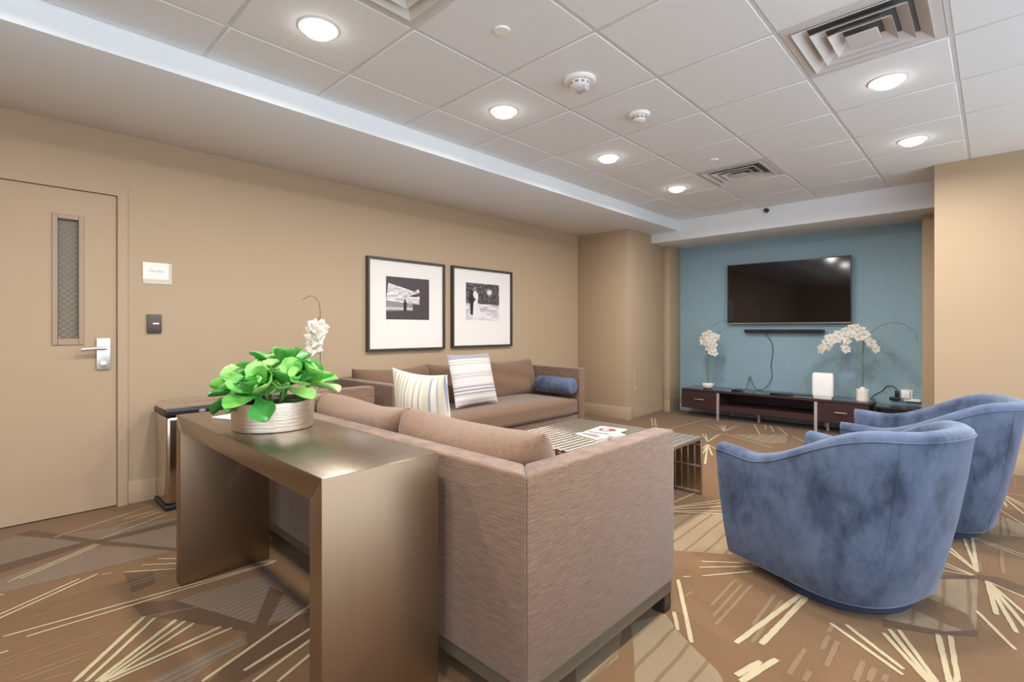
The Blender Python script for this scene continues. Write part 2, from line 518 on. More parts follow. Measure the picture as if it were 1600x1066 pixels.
PATCHES = {
    'pale': [
        [[-0.97, 1.917], [-0.873, 1.835], [-0.783, 1.776], [-0.68, 1.718], [-0.64, 1.677], [-0.611, 1.602], [-0.813, 1.409], [-0.931, 1.606], [-1.034, 1.759]],
        [[-0.961, 1.367], [-0.958, 1.542], [-1.037, 1.7], [-1.052, 1.685], [-1.03, 1.393], [-0.916, 1.239], [-0.824, 1.327]],
        [[-0.249, 2.993], [-0.056, 3.187], [-0.05, 2.629], [-0.084, 2.763], [-0.242, 2.819]],
        [[-0.323, 2.498], [-0.259, 2.657], [-0.158, 2.614], [-0.079, 2.595], [-0.136, 2.54], [-0.321, 2.479]],
        [[-0.027, 4.362], [0.021, 4.362], [0.019, 3.935], [-0.028, 3.946]],
        [[0.032, 4.361], [0.146, 4.228], [0.138, 4.013], [0.029, 3.944]],
        [[-1.511, 2.904], [-1.235, 3.2], [-0.971, 2.655], [-1.275, 2.451]],
        [[-2.094, 5.689], [-1.642, 6.122], [-1.537, 5.64], [-1.693, 5.491]],
    ],
    'grey': [
        [[-3.805, 0.271], [-3.628, 0.814], [-3.122, 0.709], [-3.574, 0.418]],
        [[-3.91, 0.06], [-3.959, 0.124], [-3.685, 0.311], [-3.564, 0.391], [-3.533, 0.139], [-3.498, 0.054]],
        [[-3.33, 0.051], [-3.459, 0.404], [-3.251, 0.62], [-3.101, 0.696], [-3.11, 0.543], [-3.153, 0.049]],
        [[-2.524, 0.559], [-2.485, 0.938], [-2.321, 0.964], [-2.093, 0.73]],
        [[-2.068, 0.773], [-2.252, 0.909], [-2.011, 0.924]],
        [[-1.995, 0.277], [-2.056, 0.667], [-1.994, 0.667], [-1.943, 0.505], [-1.841, 0.424]],
    ],
    'dark': [
        [[-3.978, 0.125], [-4.011, 0.192], [-3.566, 0.425], [-3.113, 0.707], [-3.074, 0.698], [-3.499, 0.417], [-3.785, 0.253]],
        [[-3.557, 0.416], [-3.591, 0.826], [-3.499, 0.805], [-3.5, 0.434]],
        [[-3.528, 0.055], [-3.58, 0.376], [-3.523, 0.42], [-3.412, 0.053]],
        [[-2.64, 0.426], [-2.534, 0.561], [-2.1, 0.732], [-2.04, 0.762], [-2.049, 0.7], [-2.272, 0.577], [-2.5, 0.437]],
        [[-2.086, 0.727], [-2.35, 0.887], [-2.252, 0.909], [-2.045, 0.757], [-1.964, 0.664], [-2.046, 0.685]],
        [[-2.045, 0.757], [-2.025, 0.931], [-1.842, 0.846], [-1.773, 0.488], [-1.836, 0.477]],
        [[-2.986, 0.459], [-2.939, 0.56], [-2.763, 0.542], [-2.734, 0.449]],
        [[-0.321, 2.479], [-0.136, 2.54], [-0.046, 2.639], [-0.045, 2.582], [-0.163, 2.488], [-0.313, 2.417]],
        [[-0.057, 3.235], [0.023, 3.272], [0.096, 3.23], [0.093, 3.139], [-0.056, 3.177]],
        [[-0.258, 3.042], [-0.067, 3.216], [-0.056, 3.181], [-0.253, 2.985]],
    ],
}

# ------------------------------------------------------------------ carpeted floor
EXTRA = random.Random(11)
floor_bm = B()
def poly(bm, pts, z, mi):
    f = bm.faces.new([bm.verts.new((x, y, z)) for x, y in pts])
    if f.normal.z < 0 or sum((pts[i][0] * pts[(i + 1) % len(pts)][1] - pts[(i + 1) % len(pts)][0] * pts[i][1]) for i in range(len(pts))) < 0:
        f.normal_flip()
    f.material_index = mi
def strip(bm, x0, y0, x1, y1, w, z, mi):
    d = Vector((x1 - x0, y1 - y0))
    L = d.length
    if L < 0.01:
        return
    d /= L
    nrm = Vector((-d.y, d.x))
    n = max(2, int(L / 0.02))
    a, b = [], []
    for i in range(n + 1):
        p = Vector((x0, y0)) + d * (L * i / n)
        j1, j2 = EXTRA.uniform(0.85, 1.1), EXTRA.uniform(0.85, 1.1)
        e = 0.8 if i in (0, n) else 1.0
        a.append(bm.verts.new((*(p + nrm * w / 2 * j1 * e), z)))
        b.append(bm.verts.new((*(p - nrm * w / 2 * j2 * e), z)))
    for i in range(n):
        f = bm.faces.new((b[i], b[i + 1], a[i + 1], a[i]))
        f.material_index = mi
bx(floor_bm, XL - 0.2, XR + 0.2, YF - 0.2, YB + 0.2, -0.1, 0.0)
zp = 0.0002
for kind, mi in (('pale', 3), ('grey', 4), ('dark', 5)):
    for pts in PATCHES[kind]:
        zp += 0.00003
        poly(floor_bm, pts, zp, mi)
zc = 0.0016
zt_ = 0.0010
for s in TAN:
    zt_ += 0.000005
    strip(floor_bm, *s, zt_, 2)
for s in CREAM:
    zc += 0.000004
    strip(floor_bm, *s, zc, 1)
# the same pattern carries on over the rest of the carpet
def far_from_view(x, y):
    return not (-3.6 < x < 0.3 and 0 < y < 6.4)
for q in range(46):
    cx, cy = EXTRA.uniform(XL + .3, XR - .3), EXTRA.uniform(YF + .3, YB - .8)
    if not far_from_view(cx, cy):
        continue
    a0 = EXTRA.uniform(0, 2 * PI)
    for j in range(EXTRA.randint(3, 6)):
        a1 = a0 + EXTRA.uniform(-0.5, 0.5)
        L = EXTRA.uniform(0.3, 0.75)
        ex, ey = cx + L * math.cos(a1), cy + L * math.sin(a1)
        if far_from_view(ex, ey) and XL < ex < XR and YF < ey < YB:
            zc += 0.000004
            strip(floor_bm, cx, cy, ex, ey, 0.015, zc, 1)
struct('floor', floor_bm, M_CARPET, 'brown carpet with cream line bursts', 'floor')

# ------------------------------------------------------------------ walls
DOOR_Y0, DOOR_Y1, DOOR_H = -0.31, 0.603, 2.03
FR = 0.053
b = B()
bx(b, XL - 0.12, XL, YF, DOOR_Y0 - FR + .02, 0, ZC + .1)
bx(b, XL - 0.12, XL, DOOR_Y1 + FR - .02, YB, 0, ZC + .1)
bx(b, XL - 0.12, XL, DOOR_Y0 - FR + .02, DOOR_Y1 + FR - .02, DOOR_H + FR - .02, ZC + .1)
struct('wall_left', b, M_WALL, 'long tan wall behind the far sofa and the door', 'wall')
b = B()
bx(b, XL, -3.36, YC, YB, 0, ZC + .05, 0.012)
bx(b, -3.4, -3.282, 6.62, YB, 0, ZB + .05, 0.004)
struct('wall_corner_left', b, M_WALL, 'tan boxed-out column in the far left corner', 'wall')
b = B()
bx(b, -3.4, 0.1, YB, YB + 0.1, 0, ZC + .1)
struct('wall_back', b, M_BLUE, 'blue patterned wall behind the television', 'wall')
b = B()
bx(b, -0.374, XR, YC, YB + .1, 0, ZC + .1)
bx(b, -0.532, -0.36, 6.58, YB, 0, ZB + .05, 0.004)
struct('wall_back_right', b, M_WALL, 'tan wall at right of the television recess', 'wall')
# the room goes on out of the picture: wide openings added at right and behind the camera let in fill light
b = B()
bx(b, XR, XR + 0.1, YF, -2.3, 0, ZC + .1)
bx(b, XR, XR + 0.1, 5.4, YC + .2, 0, ZC + .1)
bx(b, XR, XR + 0.1, -2.3, 5.4, 0, .1)
bx(b, XR, XR + 0.1, -2.3, 5.4, 2.5, ZC + .1)
struct('wall_right', b, M_WALL, 'tan wall with a wide opening added for fill light, outside the picture on the right', 'wall')
b = B()
bx(b, XL - .1, -1.2, YF - 0.1, YF, 0, ZC + .1)
bx(b, 1.6, XR + .1, YF - 0.1, YF, 0, ZC + .1)
bx(b, -1.2, 1.6, YF - 0.1, YF, 0, .1)
bx(b, -1.2, 1.6, YF - 0.1, YF, 2.45, ZC + .1)
struct('wall_front', b, M_WALL, 'tan wall with a wide opening added for fill light behind the camera', 'wall')

for nm, lab, P in (('added_window_1', 'added white window frame in the fill-light opening on the right, outside the picture', 'x'), ('added_window_2', 'added white window frame in the fill-light opening behind the camera', 'y')):
    t = thing(nm, lab, 'added window')
    t['kind'] = 'structure'  # unseen frames without glass, added to dress the fill-light openings
    a0, a1, zt_ = (-2.3, 5.4, 2.5) if P == 'x' else (-1.2, 1.6, 2.45)
    n_ = 5 if P == 'x' else 2
    for q in range(n_ + 1):
        a = a0 + (a1 - a0) * q / n_
        a = min(max(a, a0 + .03), a1 - .03)
        box('mullion', M_WHITE, t, *((XR + .02, XR + .08, a - .03, a + .03) if P == 'x' else (a - .03, a + .03, YF - .08, YF - .02)), .1, zt_)
    for z in (.1, zt_ - .05):
        box('frame_rail', M_WHITE, t, *((XR + .025, XR + .075, a0, a1) if P == 'x' else (a0, a1, YF - .075, YF - .025)), z, z + .05)

# baseboards
def base(name, x0, x1, y0, y1, h=0.15, label='tan baseboard'):
    b = B()
    bx(b, x0, x1, y0, y1, 0, h, 0.004)
    struct(name, b, M_WALL, label, 'baseboard')
T = 0.012
base('baseboard_left', XL, XL + T, DOOR_Y1 + FR + .002, YC, label='tan baseboard along the long left wall')
base('baseboard_left_front', XL, XL + T, YF, DOOR_Y0 - FR - .002, label='tan baseboard left of the door')
base('baseboard_column', XL, -3.36 + T, YC - T, YC, 0.165, 'tan baseboard on the column face')
base('baseboard_column_side', -3.36, -3.36 + T, YC, YC + 0.1, 0.165, 'short tan baseboard at the column corner')
base('baseboard_pier', -3.36, -3.282 + T, 6.62 - T, 6.62, 0.165, 'tan baseboard on the narrow pier by the blue wall')
base('baseboard_right', -0.374, XR, YC - T, YC, 0.165, 'tan baseboard at right of the television recess')
b = B()
bx(b, -3.282, -0.532, YB - T, YB, 0, 0.1, 0.003)
struct('baseboard_back', b, plain('pale blue baseboard', 'A9BAC4', 0.5), 'pale blue baseboard below the blue wall', 'baseboard')

# soffit, beam, tile ceiling
b = B()
bx(b, XL, XS, YF, YBEAM + .05, ZS, ZC + .12, 0.004)
struct('ceiling_soffit', b, M_WHITE, 'lowered white soffit along the long left wall', 'ceiling')
b = B()
bx(b, -3.39, -0.36, YBEAM, YB, ZB, ZC + .12, 0.004)
struct('ceiling_beam', b, M_WHITE, 'white beam over the television recess', 'ceiling')
VENTS = [(0, 1), (-1, 3), (-1, -3)]          # tile cells (i, j) that hold an air diffuser
VENTS = [(1, 0), (-1, 3), (-1, -3)]
b = B()
bx(b, XL, XR, YF, YB, ZC + 0.03, ZC + 0.12)
i0, i1 = -4, int((XR - GX) / GT) + 1
j0, j1 = int((YF - GY) / GT) - 1, int((YBEAM - GY) / GT) + 1
for i in range(i0, i1):
    xa, xb = GX + i * GT + .0095, GX + (i + 1) * GT - .0095
    xa, xb = max(xa, XS + .004), min(xb, XR)
    if xb - xa < 0.03:
        continue
    for j in range(j0, j1):
        ya, yb = GY + j * GT + .0095, GY + (j + 1) * GT - .0095
        ya, yb = max(ya, YF), min(yb, YBEAM - .004)
        if yb - ya < 0.03 or (i, j) in VENTS:
            continue
        for v in bx(b, xa, xb, ya, yb, ZC, ZC + 0.03, 0.003, 1):
            pass
for f in b.faces:
    f.material_index = 0
nf = len(b.faces)
for i in range(i0, i1 + 1):
    x = GX + i * GT
    if XS < x < XR:
        bx(b, x - .011, x + .011, YF, YBEAM, ZC + .0028, ZC + .02)
for j in range(j0, j1 + 1):
    y = GY + j * GT
    if YF < y < YBEAM:
        bx(b, XS, XR, y - .011, y + .011, ZC + .0033, ZC + .02)
b.faces.ensure_lookup_table()
for f in b.faces[nf:]:
    f.material_index = 1
struct('ceiling', b, [M_TILE, M_GRID], 'white tile ceiling on a metal grid', 'ceiling')

# ------------------------------------------------------------------ door
d = thing('door_1', 'tan flush metal door with narrow wired glass window', 'door', (XL, (DOOR_Y0 + DOOR_Y1) / 2, 0))
d['kind'] = 'structure'
hw = (DOOR_Y1 - DOOR_Y0) / 2
b = B()
prism(b, [(-.1, -hw - FR), (.014, -hw - FR), (.014, -hw), (-.1, -hw)], 0, DOOR_H + FR)
prism(b, [(-.1, hw), (.014, hw), (.014, hw + FR), (-.1, hw + FR)], 0, DOOR_H + FR)
bx(b, -.1, .014, -hw, hw, DOOR_H, DOOR_H + FR)
obj('door_frame', b, M_DOOR, d)
WY0, WY1, WZ0, WZ1 = 0.312 - .1465, 0.410 - .1465, 1.10, 1.84
b = B()
for a in ((-hw + .003, WY0, .008, DOOR_H - .003), (WY1, hw - .003, .008, DOOR_H - .003)):
    bx(b, -.045, -.004, a[0], a[1], a[2], a[3])
bx(b, -.045, -.004, WY0, WY1, .008, WZ0)
bx(b, -.045, -.004, WY0, WY1, WZ1, DOOR_H - .003)
leaf = obj('door_leaf', b, M_DOOR, d)
b = B()
for y0, y1, z0, z1 in ((WY0 - .026, WY0, WZ0 - .04, WZ1 + .028), (WY1, WY1 + .026, WZ0 - .04, WZ1 + .028),
                       (WY0, WY1, WZ0 - .04, WZ0), (WY0, WY1, WZ1, WZ1 + .028)):
    bx(b, -.012, .005, y0, y1, z0, z1, 0.002, 1)
obj('window_trim', b, plain('taupe window trim', 'A08870', 0.5), d)
box('glass_pane', plain('grey green wired glass', '6A5F4D', 0.45, var=0.04, scale=6), d, -.034, -.028, WY0, WY1, WZ0, WZ1)
b = B()
g = 0.034
n = 30
for s in (1, -1):
    for q in range(-4, n):
        za = WZ0 + q * g
        y0, y1 = WY0, WY1
        z0, z1 = (za, za + (y1 - y0) * 0.85)
        if s < 0:
            z0, z1 = z1, z0
        # clip to the pane
        def clip(y, z):
            return min(max(z, WZ0), WZ1)
        pts = []
        for t in range(9):
            y = y0 + (y1 - y0) * t / 8
            z = z0 + (z1 - z0) * t / 8
            if WZ0 <= z <= WZ1:
                pts.append((-.0265, y, z))
        if len(pts) > 1:
            tube(b, [pts[0], pts[-1]], 0.0017, 4, False)
obj('wire_mesh', b, plain('pale wire', 'B9AE98', 0.4, 0.3), d)
b = B()
bx(b, -.004, .012, .35, .42, .90, 1.10, 0.003)
hp = obj('lever_handle', b, M_CHROME, d)
b = B()
tube(b, [(.01, .385, 1.035), (.055, .385, 1.035)], .012, 10, False)
tube(b, [(.052, .395, 1.037), (.058, .34, 1.037), (.056, .27, 1.032)], .011, 10)
obj('lever', b, M_CHROME, hp)
b = B()
lathe(b, [(0, 0), (.018, 0), (.018, .008), (.012, .011), (0, .011)], 16, Matrix.Translation((.012, .385, .935)) @ Matrix.Rotation(PI / 2, 4, 'Y'))
obj('key_cylinder', b, M_CHROME, hp)
b = B()
bx(b, XL - .6, XL - .55, -1.2, 1.2, 0, 2.6)
bx(b, XL - .6, XL - .1, -1.2, 1.2, -.1, 0)
struct('wall_corridor', b, M_WALL, 'corridor wall behind the door', 'wall')

# ------------------------------------------------------------------ things on the long left wall
s = thing('room_sign', 'small white sign card with faint grey lettering right of the door', 'sign', (XL, 0.816, 1.5525))
box('holder', plain('clear acrylic holder', 'C9BBA4', 0.15), s, 0, .005, -.076, .09, -.085, .06, 0.001, 1)
box('card', plain('white sign card', 'E6E2DA', 0.6, var=0.01), s, .005, .008, -.078, .07, -.055, .06)
cu = bpy.data.curves.new('lettering', 'FONT')
cu.body = 'Terrace'
cu.size = 0.026
cu.align_x = 'CENTER'
cu.align_y = 'CENTER'
cu.extrude = 0.0002
to = bpy.data.objects.new('lettering_source', cu)
COL.objects.link(to)
bpy.context.view_layer.update()
me = bpy.data.meshes.new_from_object(to.evaluated_get(bpy.context.evaluated_depsgraph_get()))
COL.objects.unlink(to)
bpy.data.objects.remove(to)
me.materials.clear()
me.materials.append(plain('grey sign ink', 'A09D9B', 0.7))
lo = bpy.data.objects.new('lettering', me)
COL.objects.link(lo)
lo.parent = s
lo.rotation_euler = (PI / 2, 0, PI / 2)
lo.location = (.0084, -.004, .004)

s = thing('card_reader', 'small dark card reader with red light below the white sign', 'card reader', (XL, 0.8025, 1.196))
box('body', plain('dark bronze reader body', '4A403A', 0.35), s, 0, .018, -.041, .041, -.064, .064, 0.004)
box('indicator_light', glow('red indicator', 'FF8070', 2.2), s, .018, .0195, -.008, .024, -.003, .005)

def picture(name, label, y0, y1, z0, z1, builder):
    w, h = y1 - y0, z1 - z0
    t = thing(name, label, 'picture', (XL, (y0 + y1) / 2, z0), 0, 'framed photographs above the far sofa')
    f = 0.022
    dp = 0.042
    b = B()
    for a in ((-w / 2, -w / 2 + f, 0, h), (w / 2 - f, w / 2, 0, h), (-w / 2 + f, w / 2 - f, 0, f), (-w / 2 + f, w / 2 - f, h - f, h)):
        bx(b, 0.004, dp, a[0], a[1], a[2], a[3], 0.0015, 1)
    obj('frame', b, M_FRAME, t)
    box('mat_board', M_MAT, t, 0.006, 0.02, -w / 2 + f, w / 2 - f, f, h - f)
    builder(t, w, h)
    return t
INK = [plain('photo dark grey', '433A3A', 0.5), plain('photo white', 'DDD6D6', 0.5), plain('photo mid grey', '8C8383', 0.5, var=0.3, scale=90),
       plain('photo black', '231D1D', 0.5)]
k = NT('photo foliage speckle')
k.set(k.ramp(k.noise(55, (1, 1, 1), 3, 0.7), [(0.4, lin('2A2325')), (0.55, lin('4A4244')), (0.66, lin('BDB4B6'))]), 0.5)
INK.append(k.m)
k = NT('photo cloud sky')
k.set(k.ramp(k.noise(1.0, (1, 9, 40), 3, 0.6), [(0.4, lin('A89E9E')), (0.6, lin('E6DFDF'))]), 0.5)
INK.append(k.m)
k = NT('photo bright floor')
k.set(k.ramp(k.noise(1.0, (1, 5, 18), 2, 0.5), [(0.35, lin('A59A9C')), (0.6, lin('DDD6D6'))]), 0.5)
INK.append(k.m)
def print_mesh(t, y0, y1, z0, z1, layers, name='photograph'):
    b = B()
    x = 0.0205
    for pts, mi in layers:
        f = b.faces.new([b.verts.new((x, y0 + (y1 - y0) * u, z0 + (z1 - z0) * v)) for u, v in pts])
        f.normal_update()
        if f.normal.x < 0:
            f.normal_flip()
        f.material_index = mi
        x += 0.0002
    return obj(name, b, INK, t)
FULL = [(0, 0), (1, 0), (1, 1), (0, 1)]
def disc(u, v, r, ru=None, n=14):
    return [(u + (ru or r) * math.cos(2 * PI * i / n), v + r * math.sin(2 * PI * i / n)) for i in range(n)]
def terrace_print(t, w, h):
    L = [(FULL, 0), ([(.0, .43), (.76, .37), (.77, .66), (.74, .75), (.64, .68), (.05, .85)], 5),
         ([(.5, .56), (.62, .55), (.77, .59), (.78, .66), (.72, .64)], 0), ([(.62, .57), (.76, .575), (.76, .56), (.62, .555)], 3),
         ([(0, .19), (.6, .22), (.6, .38), (0, .42)], 2)]
    for q in range(14):
        L.append((disc(.02 + q * .043, .255 + .004 * (q % 3), .032, .016), 1))
    L += [([(.39, .2), (.45, .2), (.46, .4), (.435, .44), (.405, .44), (.385, .38)], 3), (disc(.42, .46, .022), 3)]
    print_mesh(t, -.245, .255, .298, .705, L)
picture('picture_frame', 'left framed photograph of a dark covered terrace with bright sky', 2.406, 3.301, .955, 1.83, terrace_print)
def dance_print(t, w, h):
    L = [(FULL, 4), ([(0, 0), (1, 0), (1, .43), (0, .45)], 6), (disc(.69, .77, .1), 2), (disc(.69, .77, .065), 1),
         ([(.19, .05), (.8, .08), (.62, .16), (.42, .24), (.34, .45), (.36, .68), (.3, .78), (.22, .78), (.2, .6), (.22, .4)], 1),
         ([(.13, .14), (.2, .14), (.21, .45), (.26, .55), (.2, .68), (.12, .7), (.07, .58), (.12, .42)], 3),
         (disc(.16, .76, .05, .04), 3), (disc(.26, .83, .055, .045), 2), ([(.18, .56), (.28, .53), (.28, .57), (.18, .62)], 3)]
    print_mesh(t, -.255, .25, .298, .705, L)
picture('picture_frame', 'right framed photograph of a couple dancing under lit trees', 3.4, 4.309, .963, 1.833, dance_print)

# ------------------------------------------------------------------ access panel on the column
s = thing('access_panel', 'tan access panel with small latch in the column side', 'access panel', (-3.36, 0, 0))
box('panel', M_WALL, s, -.002, .006, 5.80, 6.54, .03, .66, 0.002, 1)
b = B()
lathe(b, [(0, 0), (.018, 0), (.02, .004), (.012, .012), (0, .012)], 14, Matrix.Translation((.006, 5.86, .38)) @ Matrix.Rotation(PI / 2, 4, 'Y'))
obj('latch', b, plain('tan latch', 'B9A184', 0.35, 0.3), s)

# ------------------------------------------------------------------ ceiling fittings
def downlight(x, y, label, group):
    t = thing('downlight', label, 'ceiling light', (x, y, ZC), 0, group)
    b = B()
    lathe(b, [(.088, .002), (.092, -.002), (.088, -.006), (.074, -.005), (.07, .002)], 36)
    obj('trim_ring', b, M_LAMPTRIM, t)
    b = B()
    lathe(b, [(.071, -.002), (.07, -.012), (.06, -.026), (.04, -.034), (0, -.037)], 36)
    obj('diffuser', b, M_LAMP, t)
    ld = bpy.data.lights.new('downlight_lamp', 'AREA')
    ld.shape = 'DISK'
    ld.size = 0.14
    ld.energy = LAMP_WATTS
    ld.color = LAMP_COLOR
    ld.spread = 3.0
    lo = bpy.data.objects.new('lamp', ld)
    COL.objects.link(lo)
    lo.parent = t
    lo.location = (0, 0, -.041)
    return t
VIS = {(-2.3, 1.088): 'large bright recessed downlight nearest the camera in the left row',
       (-2.3, 2.33): 'second recessed downlight from the front in the left row',
       (-2.3, 3.557): 'third recessed downlight from the front in the left row',
       (-2.3, 4.797): 'farthest small recessed downlight in the left row',
       (-.443, 3.557): 'recessed downlight just behind the large air vent at right',
       (-.443, 4.797): 'recessed downlight near the tan wall at right'}
for (x, y), lab in VIS.items():
    downlight(x, y, lab, 'recessed downlights in the tile ceiling')
for x, y in [(-.443, 2.33), (-.443, 1.088), (-2.3, -.152), (-.443, -.152)]:
    downlight(x, y, 'recessed downlight in the ceiling outside the picture', 'recessed downlights outside the picture')

def vent(i, j, label):
    cx, cy = GX + (i + .5) * GT, GY + (j + .5) * GT
    t = thing('air_vent', label, 'air vent', (cx, cy, ZC), 0, 'square air vents in the tile ceiling')
    r = GT / 2 - .013
    b = B()
    bx(b, -r, r, -r, r, .027, .03)
    obj('throat', b, M_VENTDARK, t)
    def ring(name, a, z, a2, z2):
        b = B()
        o = [Vector((sx * a, sy * a, z)) for sx, sy in ((-1, -1), (1, -1), (1, 1), (-1, 1))]
        i_ = [Vector((sx * a2, sy * a2, z2)) for sx, sy in ((-1, -1), (1, -1), (1, 1), (-1, 1))]
        for dz in (0,):
            V = [b.verts.new(p) for p in o] + [b.verts.new(p) for p in i_] + [b.verts.new(p + Vector((0, 0, .004))) for p in o] + [b.verts.new(p + Vector((0, 0, .004))) for p in i_]
        fs = []
        for q in range(4):
            w = (q + 1) % 4
            fs += [b.faces.new((V[q], V[w], V[4 + w], V[4 + q])), b.faces.new((V[8 + q], V[12 + q], V[12 + w], V[8 + w])),
                   b.faces.new((V[q], V[8 + q], V[8 + w], V[w])), b.faces.new((V[4 + q], V[4 + w], V[12 + w], V[12 + q]))]
        bmesh.ops.recalc_face_normals(b, faces=fs)
        obj(name, b, M_VENT, t)
    ring('frame', r, .0, r - .05, .0)
    ring('louver', .25, -.012, .2, .022)
    ring('louver', .186, -.014, .136, .022)
    ring('louver', .124, -.016, .078, .02)
    b = B()
    bx(b, -.064, .064, -.064, .064, -.017, -.012, 0.002, 1)
    obj('centre_plate', b, M_VENT, t)
vent(1, 0, 'large square air vent at the upper right of the ceiling')
vent(-1, 3, 'small far square air vent in front of the white beam')
vent(-1, -3, 'square air vent cut off at the top edge of the picture')

M_SLOT = plain('grey sensor slot', '8E8C8A', 0.6)
def smoke(x, y, r, label, strobe):
    t = thing('smoke_detector', label, 'smoke detector', (x, y, ZC), 0, None)
    b = B()
    lathe(b, [(0, -.001), (r, -.001), (r, -.012), (r * .9, -.02), (0, -.02)], 36)
    obj('base_plate', b, M_WHITEPL, t)
    b = B()
    lathe(b, [(r * .62, -.02), (r * .62, -.04), (r * .45, -.05), (0, -.052)], 32)
    obj('sensor_head', b, M_WHITEPL, t)
    b = B()
    for q in range(10):
        a = 2 * PI * q / 10
        bx(b, r * .6, r * .635, -.01, .01, -.037, -.026, M=Matrix.Rotation(a, 4, 'Z'))
    obj('sensor_slot', b, M_SLOT, t)
    if strobe:
        box('strobe', plain('clear strobe lens', 'C9CCD0', 0.1), t, -.02, .05, -.02, .02, -.075, -.05, 0.006)
smoke(-1.698, 2.333, .088, 'large round white smoke alarm with clear strobe', True)
smoke(-1.687, 2.976, .068, 'smaller round white smoke detector behind the alarm', False)
for x, y, lab in ((-1.686, 1.694, 'white round sprinkler cap near the front of the ceiling'), (-1.696, 4.212, 'white round sprinkler cap beside the small far air vent')):
    b = B()
    lathe(b, [(0, -.008), (.036, -.008), (.038, -.006), (.038, .001)], 32)
    tag(obj('sprinkler_cap', b, M_WHITEPL, None, (x, y, ZC)), lab, 'sprinkler', 'sprinkler caps in the tile ceiling')
s = thing('ceiling_camera', 'tiny dark round camera at the top of the white beam', 'camera', (-1.90, YBEAM, 2.53))
b = B()
lathe(b, [(0, 0), (.026, 0), (.026, .02), (.02, .03)], 20, Matrix.Rotation(PI / 2, 4, 'X'))
obj('mount', b, M_DARKGREY, s)
b = B()
lathe(b, [(.021, .024), (.022, .04), (.015, .055), (0, .06)], 20, Matrix.Rotation(PI / 2, 4, 'X'))
obj('dome', b, M_BLACKPL, s)

# ------------------------------------------------------------------ television, sound bar, stand
TY = 6.88
t = thing('television', 'large flat black television on the blue wall', 'television', (-1.885, YB, 1.23))
w, h = 1.40, .785
box('cabinet', M_BLACKPL, t, -w / 2 + .01, w / 2 - .01, -.065, -.02, .01, h - .01, 0.005)
b = B()
for x0, x1, z0, z1 in ((-w / 2, -w / 2 + .012, 0, h), (w / 2 - .012, w / 2, 0, h), (-w / 2 + .012, w / 2 - .012, h - .012, h)):
    bx(b, x0, x1, -.074, -.05, z0, z1, 0.002, 1)
obj('bezel', b, plain('dark silver bezel', '4C494A', 0.25, 0.6), t)
box('lower_trim', plain('silver trim', 'B9B4B2', 0.22, 1.0), t, -w / 2, w / 2, -.077, -.05, 0, .016, 0.002, 1)
box('screen', M_SCREEN, t, -w / 2 + .012, w / 2 - .012, -.072, -.066, .016, h - .012)
box('wall_bracket', M_BLACKPL, t, -.3, .3, -.02, -.001, .2, .6)
t = thing('sound_bar', 'slim dark sound bar under the television', 'sound bar', (-1.915, YB, 1.115))
box('body', M_DARKGREY, t, -.455, .455, -.085, -.015, 0, .045, 0.012, 3)
box('grille', plain('black speaker cloth', '2A282A', 0.9), t, -.44, .44, -.0875, -.08, .006, .038, 0.003)
box('control_panel', M_BLACKPL, t, -.07, .07, -.09, -.086, .014, .032)
box('wall_bracket', M_BLACKPL, t, -.4, .4, -.015, 0, .01, .035)

t = thing('tv_stand', 'long low dark wood media stand with chrome legs', 'media stand', (-1.99, 6.68, 0))
L2, D2 = 1.03, .24
box('top', M_TOPWOOD, t, -L2, L2, -D2, D2, .352, .38, 0.002, 1)
for x0 in (-L2, -.555, .535, L2 - .02):
    box('side_panel', M_ESPRESSO, t, x0, x0 + .02, -D2 + .01, D2, .125, .352)
box('drawer_floor', M_ESPRESSO, t, -L2 + .02, -.555, -D2 + .01, D2, .125, .14)
box('drawer_floor', M_ESPRESSO, t, .555, L2 - .02, -D2 + .01, D2, .125, .14)
box('back_panel', M_ESPRESSO, t, -L2 + .02, L2 - .02, D2 - .012, D2 - .002, .14, .352)
box('shelf', M_ESPRESSO, t, -.535, .535, -D2 + .01, D2 - .012, .125, .195, 0.002, 1)
for sx in (-1, 1):
    dr = box('drawer', M_ESPRESSO, t, *( (-L2, -.54) if sx < 0 else (.54, L2)), -D2 - .008, -D2 + .009, .13, .348, 0.002, 1)
    cx = sx * (L2 + .54) / 2
    b = B()
    bx(b, cx - .06, cx + .06, -D2 - .032, -D2 - .022, .246, .256, 0.002, 1)
    for q in (-.05, .05):
        bx(b, cx + q - .004, cx + q + .004, -D2 - .024, -D2 - .008, .248, .254)
    obj('handle', b, M_CHROME, dr)
    b = B()
    bx(b, sx * .545 - .016, sx * .545 + .016, -D2 - .016, -D2 - .0085, 0, .35, 0.001, 1)
    obj('leg', b, M_CHROME, t)
    b = B()
    bx(b, sx * .545 - .016, sx * .545 + .016, D2 - .03, D2 - .0, 0, .125, 0.001, 1)
    obj('leg', b, M_CHROME, t)
for sx in (-.12, .62):
    b = B()
    bx(b, sx - .012, sx + .012, -.05, .0, 0, .125)
    obj('leg', b, M_CHROME, t)

t = thing('low_shelf_unit', 'low dark shelf unit partly hidden behind the far blue armchair', 'shelf unit', (-.735, 6.76, 0))
box('top', M_TOPWOOD, t, -.2, .2, -.15, .16, .315, .335, 0.002, 1)
for sx in (-.19, .19):
    box('side_panel', M_ESPRESSO, t, sx - .009, sx + .009, -.14, .15, 0, .315)
box('shelf', M_ESPRESSO, t, -.181, .181, -.13, .15, .08, .1)

t = thing('router', 'white rounded box router on the dark media stand', 'router', (-1.41, 6.60, .38))
b = B()
bx(b, -.108, .108, -.045, .045, .004, .285, 0.03, 5)
obj('body', b, M_WHITEPL, t)
box('foot', M_WHITEPL, t, -.09, .09, -.04, .04, 0, .006, 0.002, 1)

